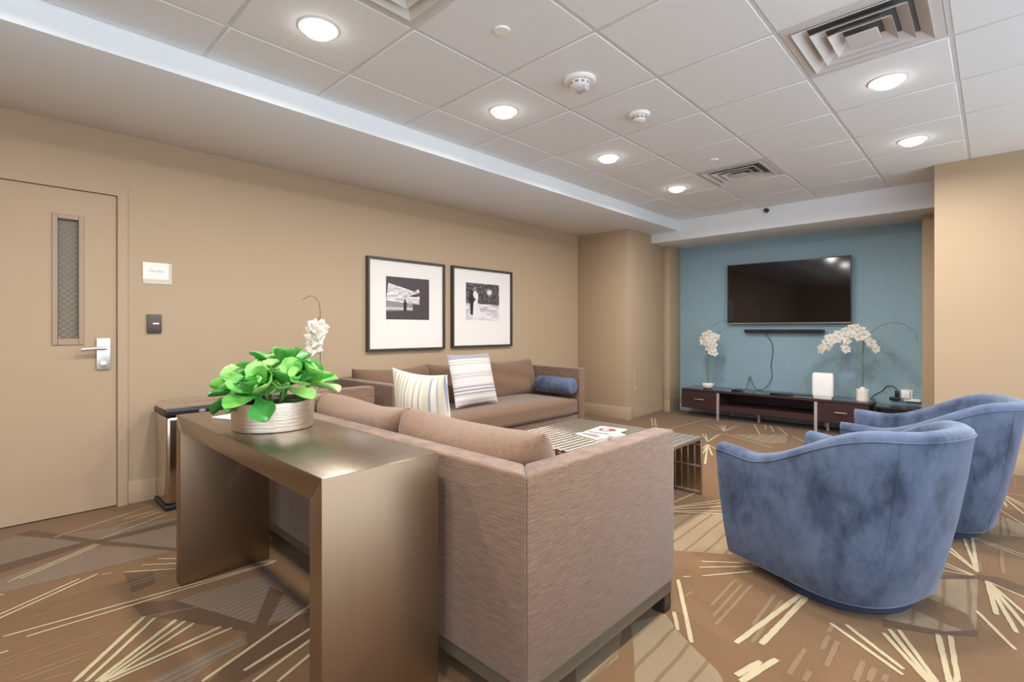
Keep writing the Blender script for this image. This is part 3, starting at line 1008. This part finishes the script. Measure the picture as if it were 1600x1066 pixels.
def gadget(name, label, cat, x, y, z, w, d, h, rot, extra=None, m=M_BLACKPL):
    t = thing(name, label, cat, (x, y, z), rot)
    b = B()
    bx(b, -w / 2, w / 2, -d / 2, d / 2, 0, h, min(h, d) * .25)
    obj('body', b, m, t)
    if extra: extra(t)
    return t
def ad1(t):
    b = B()
    lathe(b, [(0, 0), (.01, 0), (.009, .005), (0, .006)], 12, Matrix.Translation((-.035, -.005, .025)))
    obj('button', b, M_CHROME, t)
    box('connector', M_BLACKPL, t, .06, .085, -.01, .01, .004, .018, 0.003)
gadget('adapter', 'small black adapter with silver button near the left orchid', 'adapter', -2.36, 6.58, .38, .11, .06, .025, .1, ad1)
def rem(t):
    b = B()
    for q in range(5):
        for r_ in (-1, 1):
            bx(b, -.07 + q * .03, -.055 + q * .03, r_ * .012 - .005, r_ * .012 + .005, .019, .0225)
    obj('button', b, M_DARKGREY, t)
gadget('remote_control', 'black remote control on the middle of the media stand', 'remote control', -1.86, 6.53, .38, .18, .045, .02, -.1, rem)
gadget('remote_control', 'dark remote control with grey top lying behind another remote', 'remote control', -1.80, 6.585, .38, .16, .04, .024, .35, rem, M_DARKGREY)

def cable(name, label, pts, r, m):
    b = B()
    tube(b, pts, r, 6)
    return tag(obj(name, b, m), label, 'cable')
M_CABLE = plain('grey black cable', '3E4448', 0.5)
cable('cable', 'dark cable hanging from the sound bar to the media stand', [(-2.12, 6.925, 1.108), (-2.1, 6.935, 1.07), (-2.05, 6.942, .98), (-2.04, 6.942, .85), (-2.06, 6.942, .7), (-2.05, 6.94, .55), (-2.1, 6.9, .43), (-2.17, 6.86, .387), (-2.24, 6.88, .41), (-2.3, 6.93, .5), (-2.31, 6.942, .545)], .0045, M_CABLE)
cable('cable', 'short dark cable from the adapter up to the wall', [(-2.29, 6.586, .392), (-2.27, 6.65, .4), (-2.30, 6.8, .44), (-2.325, 6.92, .5), (-2.33, 6.942, .53)], .004, M_CABLE)
cable('cable', 'thin grey cable lying on the stand left of the white router', [(-1.74, 6.62, .3845), (-1.68, 6.68, .3845), (-1.62, 6.66, .3845), (-1.56, 6.70, .3845), (-1.46, 6.66, .3845)], .004, M_CABLE)
t = thing('wall_outlet', 'white wall outlet crowded with a white charger by the right orchid', 'outlet', (-.69, YB, .44))
box('cover_plate', M_WHITEPL, t, -.05, .05, -.008, 0, -.06, .06, 0.003)
box('charger', M_WHITEPL, t, -.045, .035, -.07, -.008, -.03, .055, 0.01)
box('power_strip', M_WHITEPL, t, -.02, .12, -.05, -.009, -.06, -.032, 0.005)
t = thing('power_plug', 'black power plug left of the white charger', 'plug', (-.79, YB, .43))
box('plug_body', M_BLACKPL, t, -.05, .045, -.05, 0, -.045, -.015, 0.006)
box('plug_head', M_BLACKPL, t, .0, .035, -.06, -.01, -.012, .06, 0.006)
cable('cable', 'dark cable looping from the black plug behind the stand', [(-.772, 6.915, .497), (-.80, 6.925, .53), (-.86, 6.935, .53), (-.91, 6.935, .47), (-.98, 6.935, .42), (-1.02, 6.93, .36)], .004, M_CABLE)
cable('cable', 'white cable curling down from the white power strip', [(-.57, 6.92, .395), (-.545, 6.93, .36), (-.56, 6.93, .31), (-.62, 6.93, .28), (-.66, 6.93, .2)], .004, M_WHITEPL)

# ------------------------------------------------------------------ orchids
def blossom(parent, p, face, r, seed, i):
    rnd = random.Random(seed)
    b = B()
    for q in range(5):
        a = PI / 2 + 2 * PI * q / 5 + rnd.uniform(-.12, .12)
        wide = .62 if q in (1, 4) else .42
        n, m = 5, 4
        g = []
        for s in range(n + 1):
            t = s / n
            half = r * wide * math.sin(PI * min(1, .12 + .88 * t) ** .8) * (1 if s < n else .15) * .9
            row = []
            for v in range(-m // 2, m // 2 + 1):
                u = v / (m / 2)
                x, y = r * (.08 + t), half * u
                z = .16 * r * math.sin(t * 2.4) - .12 * r * u * u + rnd.uniform(-.02, .02) * r
                row.append(b.verts.new((x * math.cos(a) - y * math.sin(a), x * math.sin(a) + y * math.cos(a), z)))
            g.append(row)
        for s in range(n):
            for v in range(m):
                b.faces.new((g[s][v], g[s + 1][v], g[s + 1][v + 1], g[s][v + 1]))
    bmesh.ops.solidify(b, geom=b.faces[:], thickness=.0012)
    M = Matrix.Translation(p) @ Vector(face).to_track_quat('Z', 'Y').to_matrix().to_4x4() @ Matrix.Rotation(rnd.uniform(-.6, .6), 4, 'Z')
    bmesh.ops.transform(b, matrix=M, verts=b.verts[:])
    o = obj('blossom', b, M_PETAL, parent)
    b = B()
    lathe(b, [(0, .03 * r), (.14 * r, .1 * r), (.16 * r, .26 * r), (.06 * r, .42 * r), (0, .44 * r)], 8, M)
    obj('lip', b, M_LIP, o)

def orchid(name, label, loc, rot, pot, stem, flowers, twigs, r=.05, face=(0, -1, .1), seed=3):
    t = thing(name, label, 'orchid', loc, rot, 'potted white orchids')
    pot(t)
    b = B()
    for sp in stem:
        tube(b, sp, .0045, 8, True, .003)
    obj('stem', b, M_STEM, t)
    if twigs:
        b = B()
        for tw in twigs:
            tube(b, tw, .0028, 6, True, .0016)
        obj('twig', b, M_TWIG, t)
    rnd = random.Random(seed)
    for i, p in enumerate(flowers):
        f = (face[0] + rnd.uniform(-.6, .6), face[1] + rnd.uniform(-.25, .25), face[2] + rnd.uniform(-.35, .45))
        blossom(t, p, f, r * rnd.uniform(.85, 1.12), seed * 50 + i, i)
    return t
def bowl_pot(t):
    b = B()
    lathe(b, [(0, 0), (.04, 0), (.066, .02), (.078, .05), (.074, .08), (.072, .08), (.0, .078)], 32)
    obj('bowl', b, M_CERAMIC, t)
    k = bpy.data.materials.get('clear glass')
    if k is None:
        q = NT('clear glass')
        q.set((1, 1, 1, 1), 0.02)
        q.b.inputs['Transmission Weight'].default_value = 1.0
        q.b.inputs['IOR'].default_value = 1.2
        k = q.m
    b = B()
    lathe(b, [(.0745, .08), (.07, .105), (.056, .125), (.054, .125), (.068, .104), (.0725, .08)], 32)
    obj('glass_rim', b, k, t)
def cylinder_pot(t):
    b = B()
    lathe(b, [(0, 0), (.056, 0), (.06, .004), (.06, .125), (.056, .13), (.052, .128), (.05, .12), (0, .12)], 32)
    obj('pot', b, M_CERAMIC, t)
    b = B()
    lathe(b, [(.02, .12), (.026, .14), (.018, .152), (0, .155)], 16)
    obj('collar', b, M_PEBBLE, t)

orchid('potted_orchid', 'white orchid in a round white bowl at the left end of the media stand', (-2.735, 6.60, .38), 0, bowl_pot,
       [[(-.01, 0, .07), (-.012, 0, .3), (-.005, .0, .5), (.01, 0, .66), (.03, -.02, .7)], [(.012, 0, .07), (.014, 0, .3), (.012, 0, .55), (.05, -.02, .6)]],
       [(-.06, -.03, .655), (-.015, -.045, .70), (.035, -.045, .735), (.085, -.04, .70), (.04, -.06, .655), (-.04, -.045, .61), (.015, -.065, .60), (.08, -.05, .63), (.125, -.03, .675),
        (.06, -.055, .565), (.1, -.04, .58), (.03, -.05, .53), (.085, -.045, .515), (.055, -.04, .48), (.1, -.035, .47), (.015, -.04, .655)],
       [[(.01, 0, .66), (.02, .03, .78), (.08, .07, .86), (.15, .12, .9), (.2, .16, .88)], [(.02, 0, .6), (.1, .08, .74), (.2, .15, .8), (.25, .17, .79)]], .05)
orchid('potted_orchid', 'arching white orchid in a white cylinder pot at the right end of the media stand', (-1.035, 6.60, .38), 0, cylinder_pot,
       [[(0, 0, .12), (.004, 0, .3), (-.002, 0, .5), (.0, -.01, .66), (-.06, -.03, .73), (-.16, -.05, .76), (-.26, -.07, .7), (-.33, -.08, .6)], [(.003, 0, .5), (.02, -.01, .64), (.06, -.02, .66), (.1, -.03, .6)]],
       [(-.355, -.09, .575), (-.315, -.09, .585), (-.33, -.08, .64), (-.28, -.1, .635), (-.255, -.08, .69), (-.295, -.09, .685), (-.215, -.1, .665), (-.205, -.08, .725), (-.15, -.09, .705), (-.145, -.07, .765), (-.1, -.09, .725),
        (-.085, -.07, .79), (-.04, -.07, .745), (-.045, -.05, .8), (-.13, -.1, .655), (-.02, -.07, .69), (.03, -.06, .72), (.04, -.05, .67), (-.15, -.09, .6), (-.135, -.09, .555), (.08, -.05, .64), (.1, -.04, .605), (.125, -.04, .565), (-.38, -.08, .55), (.0, -.06, .77)],
       [[(.02, 0, .66), (.1, .07, .78), (.2, .12, .84), (.32, .17, .84), (.42, .2, .76), (.45, .21, .66)], [(.05, 0, .62), (.15, .08, .55), (.26, .14, .5)]], .05)
t = thing('side_table', 'small dark side table in the corner between the two sofas', 'side table', (-3.72, 1.62, 0))
box('tabletop', M_ESPRESSO, t, -.23, .23, -.23, .23, .42, .45, 0.003)
for sx in (-1, 1):
    for sy in (-1, 1):
        box('leg', M_ESPRESSO, t, sx * .2 - .018, sx * .2 + .018, sy * .2 - .018, sy * .2 + .018, 0, .42)
orchid('potted_orchid', 'white orchid rising behind the green succulent in front of the left wall', (-3.57, 1.70, .45), 0, cylinder_pot,
       [[(0, 0, .12), (.0, 0, .3), (.005, 0, .5), (.0, 0, .66), (.0, -.01, .80)]],
       [(-.03, -.02, .71), (.03, -.02, .725), (.0, -.04, .735), (-.04, -.02, .66), (.02, -.045, .69), (.045, -.02, .70), (-.01, -.05, .63), (.025, -.03, .63), (-.06, -.02, .60), (.0, -.04, .575), (-.05, -.03, .555), (.04, .0, .715)],
       [[(.0, 0, .70), (-.0, 0, .86), (-.03, -.01, .93), (-.09, -.03, .955), (-.15, -.07, .925)]], .062, (.75, -.6, .1), 5)

# ------------------------------------------------------------------ sofas
def make_sofa(label):
    L, D, H, A = 2.414, .915, .742, .095
    t = thing('sofa', label, 'sofa', group='matching brown tweed sofas')
    z0 = .122
    b = B()
    prism(b, [(-L / 2, -D / 2), (L / 2, -D / 2), (L / 2 - A, -D / 2 + A), (-L / 2 + A, -D / 2 + A)], z0, H, .012, 3)
    obj('backrest', b, M_SOFA, t)
    for s in (-1, 1):
        b = B()
        prism(b, [(s * L / 2, -D / 2), (s * L / 2, D / 2), (s * (L / 2 - A), D / 2), (s * (L / 2 - A), -D / 2 + A)], z0, H, .012, 3)
        obj('armrest', b, M_SOFA, t)
    box('seat_deck', M_SOFA, t, -L / 2 + A, L / 2 - A, -D / 2 + A, D / 2 - .02, .14, .248, .01)
    b = B()
    softbox(b, L - 2 * A - .01, D - A - .01, .175, .045, .025, M=Matrix.Translation((0, A / 2 + .005, .25)))
    obj('seat_cushion', b, M_SOFACUSH, t)
    w = (L - 2 * A) / 3
    for i in range(3):
        b = B()
        M = Matrix.Translation((-L / 2 + A + w * (i + .5), -D / 2 + A + .125, .615)) @ Matrix.Rotation(.22, 4, 'X')
        cushion(b, w * 1.04, .43, .25, 5.0, .5, .02, 28, M, .03, i, .1)
        obj('back_cushion', b, M_SOFACUSH, t)
    b = B()
    o = .01
    for x0, x1, y0, y1 in ((-L / 2 + o, L / 2 - o, -D / 2 + o, -D / 2 + .04), (-L / 2 + o, L / 2 - o, D / 2 - .045, D / 2 - o),
                           (-L / 2 + o, -L / 2 + .04, -D / 2 + .04, D / 2 - .045), (L / 2 - .04, L / 2 - o, -D / 2 + .04, D / 2 - .045)):
        bx(b, x0, x1, y0, y1, .075, .124)
    obj('base_rail', b, M_RAIL, t)
    for sx in (-1, 1):
        for sy in (-1, 1):
            box('leg', M_BLACKLEG, t, sx * (L / 2 - .04) - .028, sx * (L / 2 - .04) + .028, sy * (D / 2 - .038) - .028, sy * (D / 2 - .038) + .028, 0, .122, .002, 1)
    return t
sofa = make_sofa('brown tweed sofa seen from behind, backing onto the steel console table')
sofa.location = (-2.163, 1.5175, 0)
sofa2 = dup(sofa, (-3.6625, 3.287, 0), -PI / 2, 'brown tweed sofa along the long wall under the framed photographs')

def stripes(name, stops, axis, period, base='F1EBDD'):
    k = NT(name)
    sp = k.n('ShaderNodeSeparateXYZ')
    k.l(k.coord(), sp.inputs[0])
    x = k.math('ADD', sp.outputs[axis], k.math('MULTIPLY', k.noise(30, (1, 1, 1), 1), .003))
    f = k.math('FRACT', k.math('DIVIDE', k.math('ADD', x, 10 * period + period / 2), period))
    col = k.ramp(f, [(p, lin(c)) for p, c in stops], 'CONSTANT')
    weave = k.noise(220, (1, 1, 1), 1)
    k.set(k.mix(weave, shade((1, 1, 1), .8), (1, 1, 1, 1)), .9, 0, .15, .2)
    k.set(k.mix(1.0, k.mix(weave, (.82, .82, .82, 1), (1, 1, 1, 1)), col, 'MULTIPLY'))
    k.bump(weave, .3, .003)
    return k.m
WH, CR, TN, BL, GR = 'F2EDE2', 'E6DCC4', 'CDBF9E', 'A4AAB8', 'C4C1B8'
rs = random.Random(12)
ST1 = []
p_ = 0.0
while p_ < .985 and len(ST1) < 31:
    late = p_ > .72
    c_ = rs.choice((WH, WH, CR, CR)) if len(ST1) % 2 == 0 else rs.choice((BL, BL, GR) if late else (TN, TN, GR, CR, BL))
    ST1.append((p_, c_))
    p_ += rs.uniform(.03, .055) if len(ST1) % 2 else rs.uniform(.014, .03)
M_PIL1 = stripes('cream and blue vertical stripe cloth', ST1, 'X', .62)
G1, G2, G3 = 'CFC7C0', '9A959C', 'E4DDD5'
ST2 = []
p_ = 0
rr = random.Random(4)
while p_ < .98:
    ST2.append((p_, G1 if len(ST2) % 2 == 0 else (G2, '8C8893', G3, 'B0A9A8')[rr.randrange(4)]))
    p_ += rr.uniform(.03, .055) if len(ST2) % 2 else rr.uniform(.012, .026)
ST2[0] = (0, G3)
M_PIL2 = stripes('grey horizontal stripe cloth', ST2[:30], 'Z', .5)
def pillow(label, loc, rot, w, h, t, m, pinch, seed, group=None):
    b = B()
    cushion(b, w, h, t, 2.2, .62, pinch, 30, None, .0, seed, .03)
    o = obj('throw_pillow', b, m, None, loc)
    o.rotation_euler = rot
    return tag(o, label, 'pillow')
pillow('cream throw pillow with blue and tan vertical stripes on the near sofa', (-2.31, 1.69, .70), (.14, .02, -.02), .53, .46, .16, M_PIL1, .09, 1)
pillow('grey throw pillow with horizontal stripes on the far sofa', (-3.48, 3.12, .70), (-.26, 0, PI / 2 + .04), .54, .48, .15, M_PIL2, .04, 2)
b = B()
lathe(b, [(0, -.245), (.062, -.245), (.078, -.238), (.085, -.222), (.087, -.18), (.088, 0), (.087, .18), (.085, .222), (.078, .238), (.062, .245), (0, .245)], 32, Matrix.Rotation(PI / 2, 4, 'Y'))
bol = obj('bolster', b, M_VELVET, None, (-3.45, 4.29, .468 + .088))
tag(bol, 'navy blue velvet bolster at the far arm of the far sofa', 'bolster pillow')

# ------------------------------------------------------------------ coffee table and magazines
t = thing('coffee_table', 'low slatted steel coffee table between the sofas and armchairs', 'coffee table', (-2.01, 2.99, 0))
W2, D2, H2 = .52, .495, .405
b = B()
ns = 22
for i in range(ns):
    x = -W2 + .012 + (2 * W2 - .024) * i / (ns - 1)
    bx(b, x - .0222, x + .0222, -D2, D2, H2 - .022, H2, .003, 1)
obj('slat_top', b, brushed('brushed steel slats', 'D2C8BC', .34, (300, 5, 5)), t)
for s in (-1, 1):
    b = B()
    for i in range(ns):
        x = -W2 + .012 + (2 * W2 - .024) * i / (ns - 1)
        bx(b, x - .0215, x + .0215, s * D2 - .011 - s * .011, s * D2 + .011 - s * .011, 0.0, H2 - .022, .002, 1)
    lg = obj('leg_panel', b, brushed('brushed steel legs', 'C4B49E', .32, (5, 5, 300)), t)
    b = B()
    for z in (.02, .2, H2 - .055):
        tube(b, [(-W2, s * (D2 - .012), z), (W2, s * (D2 - .012), z)], .0125, 10, False)
    obj('cross_rod', b, M_CHROME, lg)
MAGM = [plain('magazine cream paper', 'EFE8D8', .4), plain('magazine dark red print', '8A4A44', .35, var=.3, scale=40), plain('magazine grey print', '7E7A76', .35, var=.3, scale=60)]
def magazine(label, x, y, z, w, h, th, rot, shapes):
    t = thing('magazine', label, 'magazine', (x, y, z), rot, 'magazines on the coffee table')
    box('pages', MAGM[0], t, -w / 2, w / 2, -h / 2, h / 2, 0, th, .001, 1)
    b = B()
    zz = th + .0004
    for pts, mi in shapes:
        f = b.faces.new([b.verts.new((-w / 2 + w * u, -h / 2 + h * v, zz)) for u, v in pts])
        f.normal_update()
        if f.normal.z < 0: f.normal_flip()
        f.material_index = mi
        zz += .0003
    obj('cover', b, MAGM, t)
magazine('cream magazine lying under a red and white one on the coffee table', -2.02, 3.02, H2, .21, .28, .012, -.25, [(FULL, 0), ([(.1, .1), (.9, .1), (.9, .3), (.1, .3)], 2)])
magazine('white and dark red magazine on top of a cream one', -2.03, 3.10, H2 + .0135, .21, .28, .008, .12, [(FULL, 0), (disc(.5, .62, .22, .32), 1), ([(.1, .06), (.9, .06), (.9, .2), (.1, .2)], 2), (disc(.45, .6, .1, .12), 0)])

# ------------------------------------------------------------------ steel console table, planter, leaflets
CX0, CX1, CY0, CY1, CH, CT = -2.715, -1.272, .61, .995, .765, .072
t = thing('console_table', 'brushed steel waterfall console table behind the near sofa', 'console table', ((CX0 + CX1) / 2, (CY0 + CY1) / 2, 0))
hx, hy = (CX1 - CX0) / 2, (CY1 - CY0) / 2
b = B()
def quadprism(bm, pts, y0, y1, bevel):
    lo = [bm.verts.new((x, y0, z)) for x, z in pts]
    hi = [bm.verts.new((x, y1, z)) for x, z in pts]
    n = len(pts)
    fs = [bm.faces.new(lo), bm.faces.new(list(reversed(hi)))]
    for i in range(n):
        fs.append(bm.faces.new((lo[i], hi[i], hi[(i + 1) % n], lo[(i + 1) % n])))
    bmesh.ops.recalc_face_normals(bm, faces=fs)
    bmesh.ops.bevel(bm, geom=list({e for f in fs for e in f.edges}), offset=bevel, segments=2, profile=.5, affect='EDGES')
quadprism(b, [(-hx, CH), (hx, CH), (hx - CT, CH - CT), (-hx + CT, CH - CT)], -hy, hy, .004)
obj('tabletop', b, M_STEELTOP, t)
for s in (-1, 1):
    b = B()
    quadprism(b, [(s * hx, CH), (s * hx, 0), (s * (hx - CT), 0), (s * (hx - CT), CH - CT)], -hy, hy, .0025)
    obj('side_panel', b, M_STEEL, t)

t = thing('potted_succulent', 'bright green succulent in a round textured silver bowl on the console', 'potted plant', (-2.095, .805, CH))
b = B()
R0, HP = .148, .112
prof = [(0, 0), (R0 * .97, 0)]
rnd = random.Random(5)
for i in range(1, 46):
    z = HP * i / 46
    prof.append((R0 + rnd.uniform(-.0003, .0003) + .004 * math.sin(z / HP * 2), z))
prof += [(R0, HP), (R0 - .006, HP), (R0 - .008, HP - .02), (0, HP - .02)]
lathe(b, prof, 64)
k = NT('hammered silver bowl')
a = k.noise(1.0, (25, 25, 420), 4, .7)
k.set(k.mix(a, lin('B5A692'), lin('F0E6D8')), .36, 1.0)
k.bump(a, .5, .002)
obj('bowl', b, k.m, t, angle=60)
b = B()
lathe(b, [(0, HP - .012), (.1, HP - .014), (R0 - .008, HP - .02)], 32)
obj('soil', b, plain('dark moss filling', '4C5236', .9, scale=80, var=.4), t)
def leaf(bm, M, l, w, cup, bend, mi):
    n, m = 8, 6
    prof = [.16, .2, .3, .52, .78, .95, 1.0, .86, .3]
    top, bot = [], []
    for s in range(n + 1):
        u = s / n
        hw_ = w / 2 * prof[s]
        rt, rb = [], []
        for v in range(m + 1):
            x = (v / m * 2 - 1)
            y = l * u
            z = cup * hw_ * x * x + bend * l * u * u
            th = .0035 * (1 - x * x) * (1 - .5 * u) + .0008
            rt.append(bm.verts.new(M @ Vector((hw_ * x, y, z + th))))
            rb.append(bm.verts.new(M @ Vector((hw_ * x, y, z - th))))
        top.append(rt)
        bot.append(rb)
    fs = []
    for s in range(n):
        for v in range(m):
            fs.append(bm.faces.new((top[s][v], top[s][v + 1], top[s + 1][v + 1], top[s + 1][v])))
            fs.append(bm.faces.new((bot[s][v], bot[s + 1][v], bot[s + 1][v + 1], bot[s][v + 1])))
        fs.append(bm.faces.new((top[s][0], top[s + 1][0], bot[s + 1][0], bot[s][0])))
        fs.append(bm.faces.new((top[s][m], bot[s][m], bot[s + 1][m], top[s + 1][m])))
    fs.append(bm.faces.new([*top[n]] + list(reversed(bot[n]))))
    fs.append(bm.faces.new(list(reversed(top[0])) + bot[0]))
    for f in fs:
        f.material_index = mi
# rosettes: (x, y, z of the crown, lean azimuth, lean, leaf length, count)
ROS = [(-.03, -.075, .155, -1.75, .5, .13, 11), (.105, .0, .17, .1, .5, .125, 11), (-.115, -.01, .16, 2.9, .55, .13, 11), (.02, .03, .225, .9, .12, .135, 11),
       (-.07, .085, .17, 2.2, .45, .13, 10), (.1, .1, .17, .9, .5, .13, 10), (.08, -.09, .14, -.8, .7, .125, 11), (-.11, -.085, .14, -2.5, .75, .125, 11), (-.045, .0, .2, -2.4, .2, .13, 10)]
ELEV = (1.25, 1.12, 1.0, .86, .72, .58, .45, .3, .15, .0, -.15)
rnd = random.Random(21)
for qi, (x, y, z, az, lean, ll, n) in enumerate(ROS):
    b = B()
    Mr = Matrix.Translation((x, y, z)) @ Matrix.Rotation(az, 4, 'Z') @ Matrix.Rotation(lean, 4, 'Y')
    tube(b, [(x * .5, y * .5, HP - .02), (x * .8, y * .8, HP + .01), (x, y, z)], .007, 6)
    for i in range(n):
        el = ELEV[i] + rnd.uniform(-.1, .1)
        M = Mr @ Matrix.Rotation(i * 2.4 + rnd.uniform(-.25, .25), 4, 'Z') @ Matrix.Rotation(el, 4, 'X')
        l = ll * (.68 + .34 * min(1, i / 5)) * rnd.uniform(.9, 1.12)
        leaf(b, M, l, l * rnd.uniform(.58, .72), .5, rnd.uniform(-.08, .16), rnd.choice((0, 0, 1, 2, 2)))
    obj('rosette', b, [M_LEAF, M_LEAFPALE, M_LEAFDEEP], t, angle=70)

t = thing('leaflet', 'white and green leaflet lying on the console beside the silver bowl', 'leaflet', (-2.42, .80, CH), .35)
box('sheets', plain('leaflet paper', 'EDEAE0', .5), t, -.105, .105, -.075, .075, 0, .006, .001, 1)
b = B()
f = b.faces.new([b.verts.new(p) for p in ((-.03, -.07, .0065), (.1, -.07, .0065), (.1, .05, .0065), (-.03, .07, .0065))])
obj('printed_picture', b, plain('pale green print', 'BCCB93', .45, var=.15), t)

# ------------------------------------------------------------------ stainless bin
t = thing('trash_can', 'tall stainless steel bin with black collar beside the door', 'trash can', (-3.945, 1.02, 0))
w, l = .148, .225
box('base', M_BLACKPL, t, -w - .004, w + .004, -l - .004, l + .004, 0, .035, .008)
b = B()
bx(b, -w, w, -l, l, .035, .6, .028, 5)
obj('shell', b, M_BIN, t)
b = B()
bx(b, -w - .004, w + .004, -l - .004, l + .004, .6, .645, .012, 3)
obj('collar', b, M_BLACKPL, t)
b = B()
v = []
for (ax, ay, z) in ((w, l, .645), (w, l, .655), (w - .045, l - .045, .682)):
    v.append([b.verts.new((sx * ax, sy * ay, z)) for sx, sy in ((-1, -1), (1, -1), (1, 1), (-1, 1))])
b.faces.new(v[2])
b.faces.new(list(reversed(v[0])))
for a_, c_ in zip(v, v[1:]):
    for q in range(4):
        b.faces.new((a_[q], a_[(q + 1) % 4], c_[(q + 1) % 4], c_[q]))
bmesh.ops.recalc_face_normals(b, faces=b.faces[:])
obj('lid', b, brushed('stainless lid', 'E4DDD6', .3, (5, 200, 5), .02, .01), t)
b = B()
lathe(b, [(0, 0), (.022, 0), (.02, .004), (0, .004)], 20, Matrix.Translation((w + .004, -.02, .622)) @ Matrix.Rotation(PI / 2, 4, 'Y'), .5, 1)
obj('badge', b, M_CHROME, t)

# ------------------------------------------------------------------ blue swivel armchairs
def plan(dim, n):
    w, xf, bk = dim
    pts = []
    ex = 2.6
    dense = []
    for i in range(41):
        dense.append((xf - (xf + .02) * i / 40, -w))
    for i in range(1, 160):
        a = PI * i / 160
        c, s = math.cos(a), math.sin(a)
        dense.append((-.02 - bk * abs(s) ** (2 / ex), -w * math.copysign(abs(c) ** (2 / ex), c)))
    for i in range(41):
        dense.append((-.02 + (xf + .02) * i / 40, w))
    L = [0]
    for a, b_ in zip(dense, dense[1:]):
        L.append(L[-1] + math.dist(a, b_))
    out, j = [], 0
    for q in range(n + 1):
        s = L[-1] * q / n
        while j < len(L) - 2 and L[j + 1] < s:
            j += 1
        f = (s - L[j]) / max(1e-9, L[j + 1] - L[j])
        out.append((dense[j][0] + f * (dense[j + 1][0] - dense[j][0]), dense[j][1] + f * (dense[j + 1][1] - dense[j][1])))
    return out
def sstep(a, b_, x):
    x = max(0, min(1, (x - a) / (b_ - a)))
    return x * x * (3 - 2 * x)
def make_armchair(label):
    t = thing('armchair', label, 'armchair', group='blue velvet swivel armchairs')
    N = 72
    TOP, BOT = (.37, .37, .43), (.325, .335, .30)
    pt, pb = plan(TOP, N), plan(BOT, N)
    z0 = .06
    th = .088
    def ztop(x):
        return .596 - .014 * sstep(.37, .15, x) + .185 * sstep(.2, -.36, x)
    def nrm(P, i):
        a, c = P[max(i - 1, 0)], P[min(i + 1, N)]
        v = Vector((c[1] - a[1], -(c[0] - a[0])))
        return v.normalized()
    b = B()
    rings, seam = [], []
    for i in range(N + 1):
        zt = ztop(pt[i][0])
        nt = nrm(pt, i)
        P = Vector(pt[i]); Q = Vector(pb[i])
        if (nt.dot(P) < 0): nt = -nt
        prof = []
        for h in (0, .25, .5, .75, 1.0):
            p = Q.lerp(P, h) + nt * (.012 * math.sin(PI * h))
            prof.append((p, z0 + h * (zt - .03 - z0)))
        po = prof[-1][0]
        prof[0] = (prof[0][0] - nt * .012, z0)
        prof.insert(1, (Q + nt * .001, z0 + .014))
        prof += [(po - nt * .004, zt - .012), (po - nt * .02, zt - .001), (po - nt * (th / 2), zt + .004), (po - nt * (th - .02), zt - .002), (po - nt * (th - .004), zt - .014),
                 (po - nt * th, zt - .035)]
        pin = Q.lerp(P, .6) - nt * (th + .01)
        prof += [(pin, .42), (pin - nt * .0, .3), (Q - nt * .09, .1), (Q - nt * .09, z0)]
        rings.append([b.verts.new((p.x, p.y, z)) for p, z in prof])
        seam.append((po.x + nt.x * .0015, po.y + nt.y * .0015, zt - .03))
    m = len(rings[0])
    fs = []
    for a, c in zip(rings, rings[1:]):
        for q in range(m):
            fs.append(b.faces.new((a[q], a[(q + 1) % m], c[(q + 1) % m], c[q])))
    fs.append(b.faces.new(rings[0]))
    fs.append(b.faces.new(list(reversed(rings[-1]))))
    bmesh.ops.recalc_face_normals(b, faces=fs)
    obj('shell', b, M_VELVET, t, angle=50)
    b = B()
    tube(b, seam, .0032, 6, False)
    for i in (int(N * .37), int(N * .63)):
        zt = ztop(pt[i][0])
        P = Vector(pt[i]); Q = Vector(pb[i])
        nt = nrm(pt, i)
        if nt.dot(P) < 0: nt = -nt
        line = []
        for q in range(13):
            h = q / 12
            p = Q.lerp(P, h) + nt * (.012 * math.sin(PI * h))
            line.append((p.x, p.y, z0 + .01 + h * (zt - .04 - z0)))
        tube(b, line, .0022, 6, False)
    obj('piping', b, M_VELVET, t)
    box('seat_base', M_VELVET, t, -.26, .325, -.25, .25, .075, .3, .015)
    b = B()
    softbox(b, .62, .54, .17, .05, .025, M=Matrix.Translation((.05, 0, .28)))
    obj('seat_cushion', b, M_VELVET, t)
    b = B()
    lathe(b, [(0, 0), (.265, 0), (.27, .006), (.265, .06), (0, .06)], 48)
    obj('swivel_base', b, M_VELVETDARK, t)
    return t
ch = make_armchair('nearer blue velvet barrel armchair on swivel base')
ch.location = (-.513, 2.705, 0)
ch.rotation_euler = (0, 0, PI - math.atan2(.372, .928))
dup(ch, (-.32, 3.92, 0), PI + .06, 'farther blue velvet barrel armchair, behind the nearer one at right')
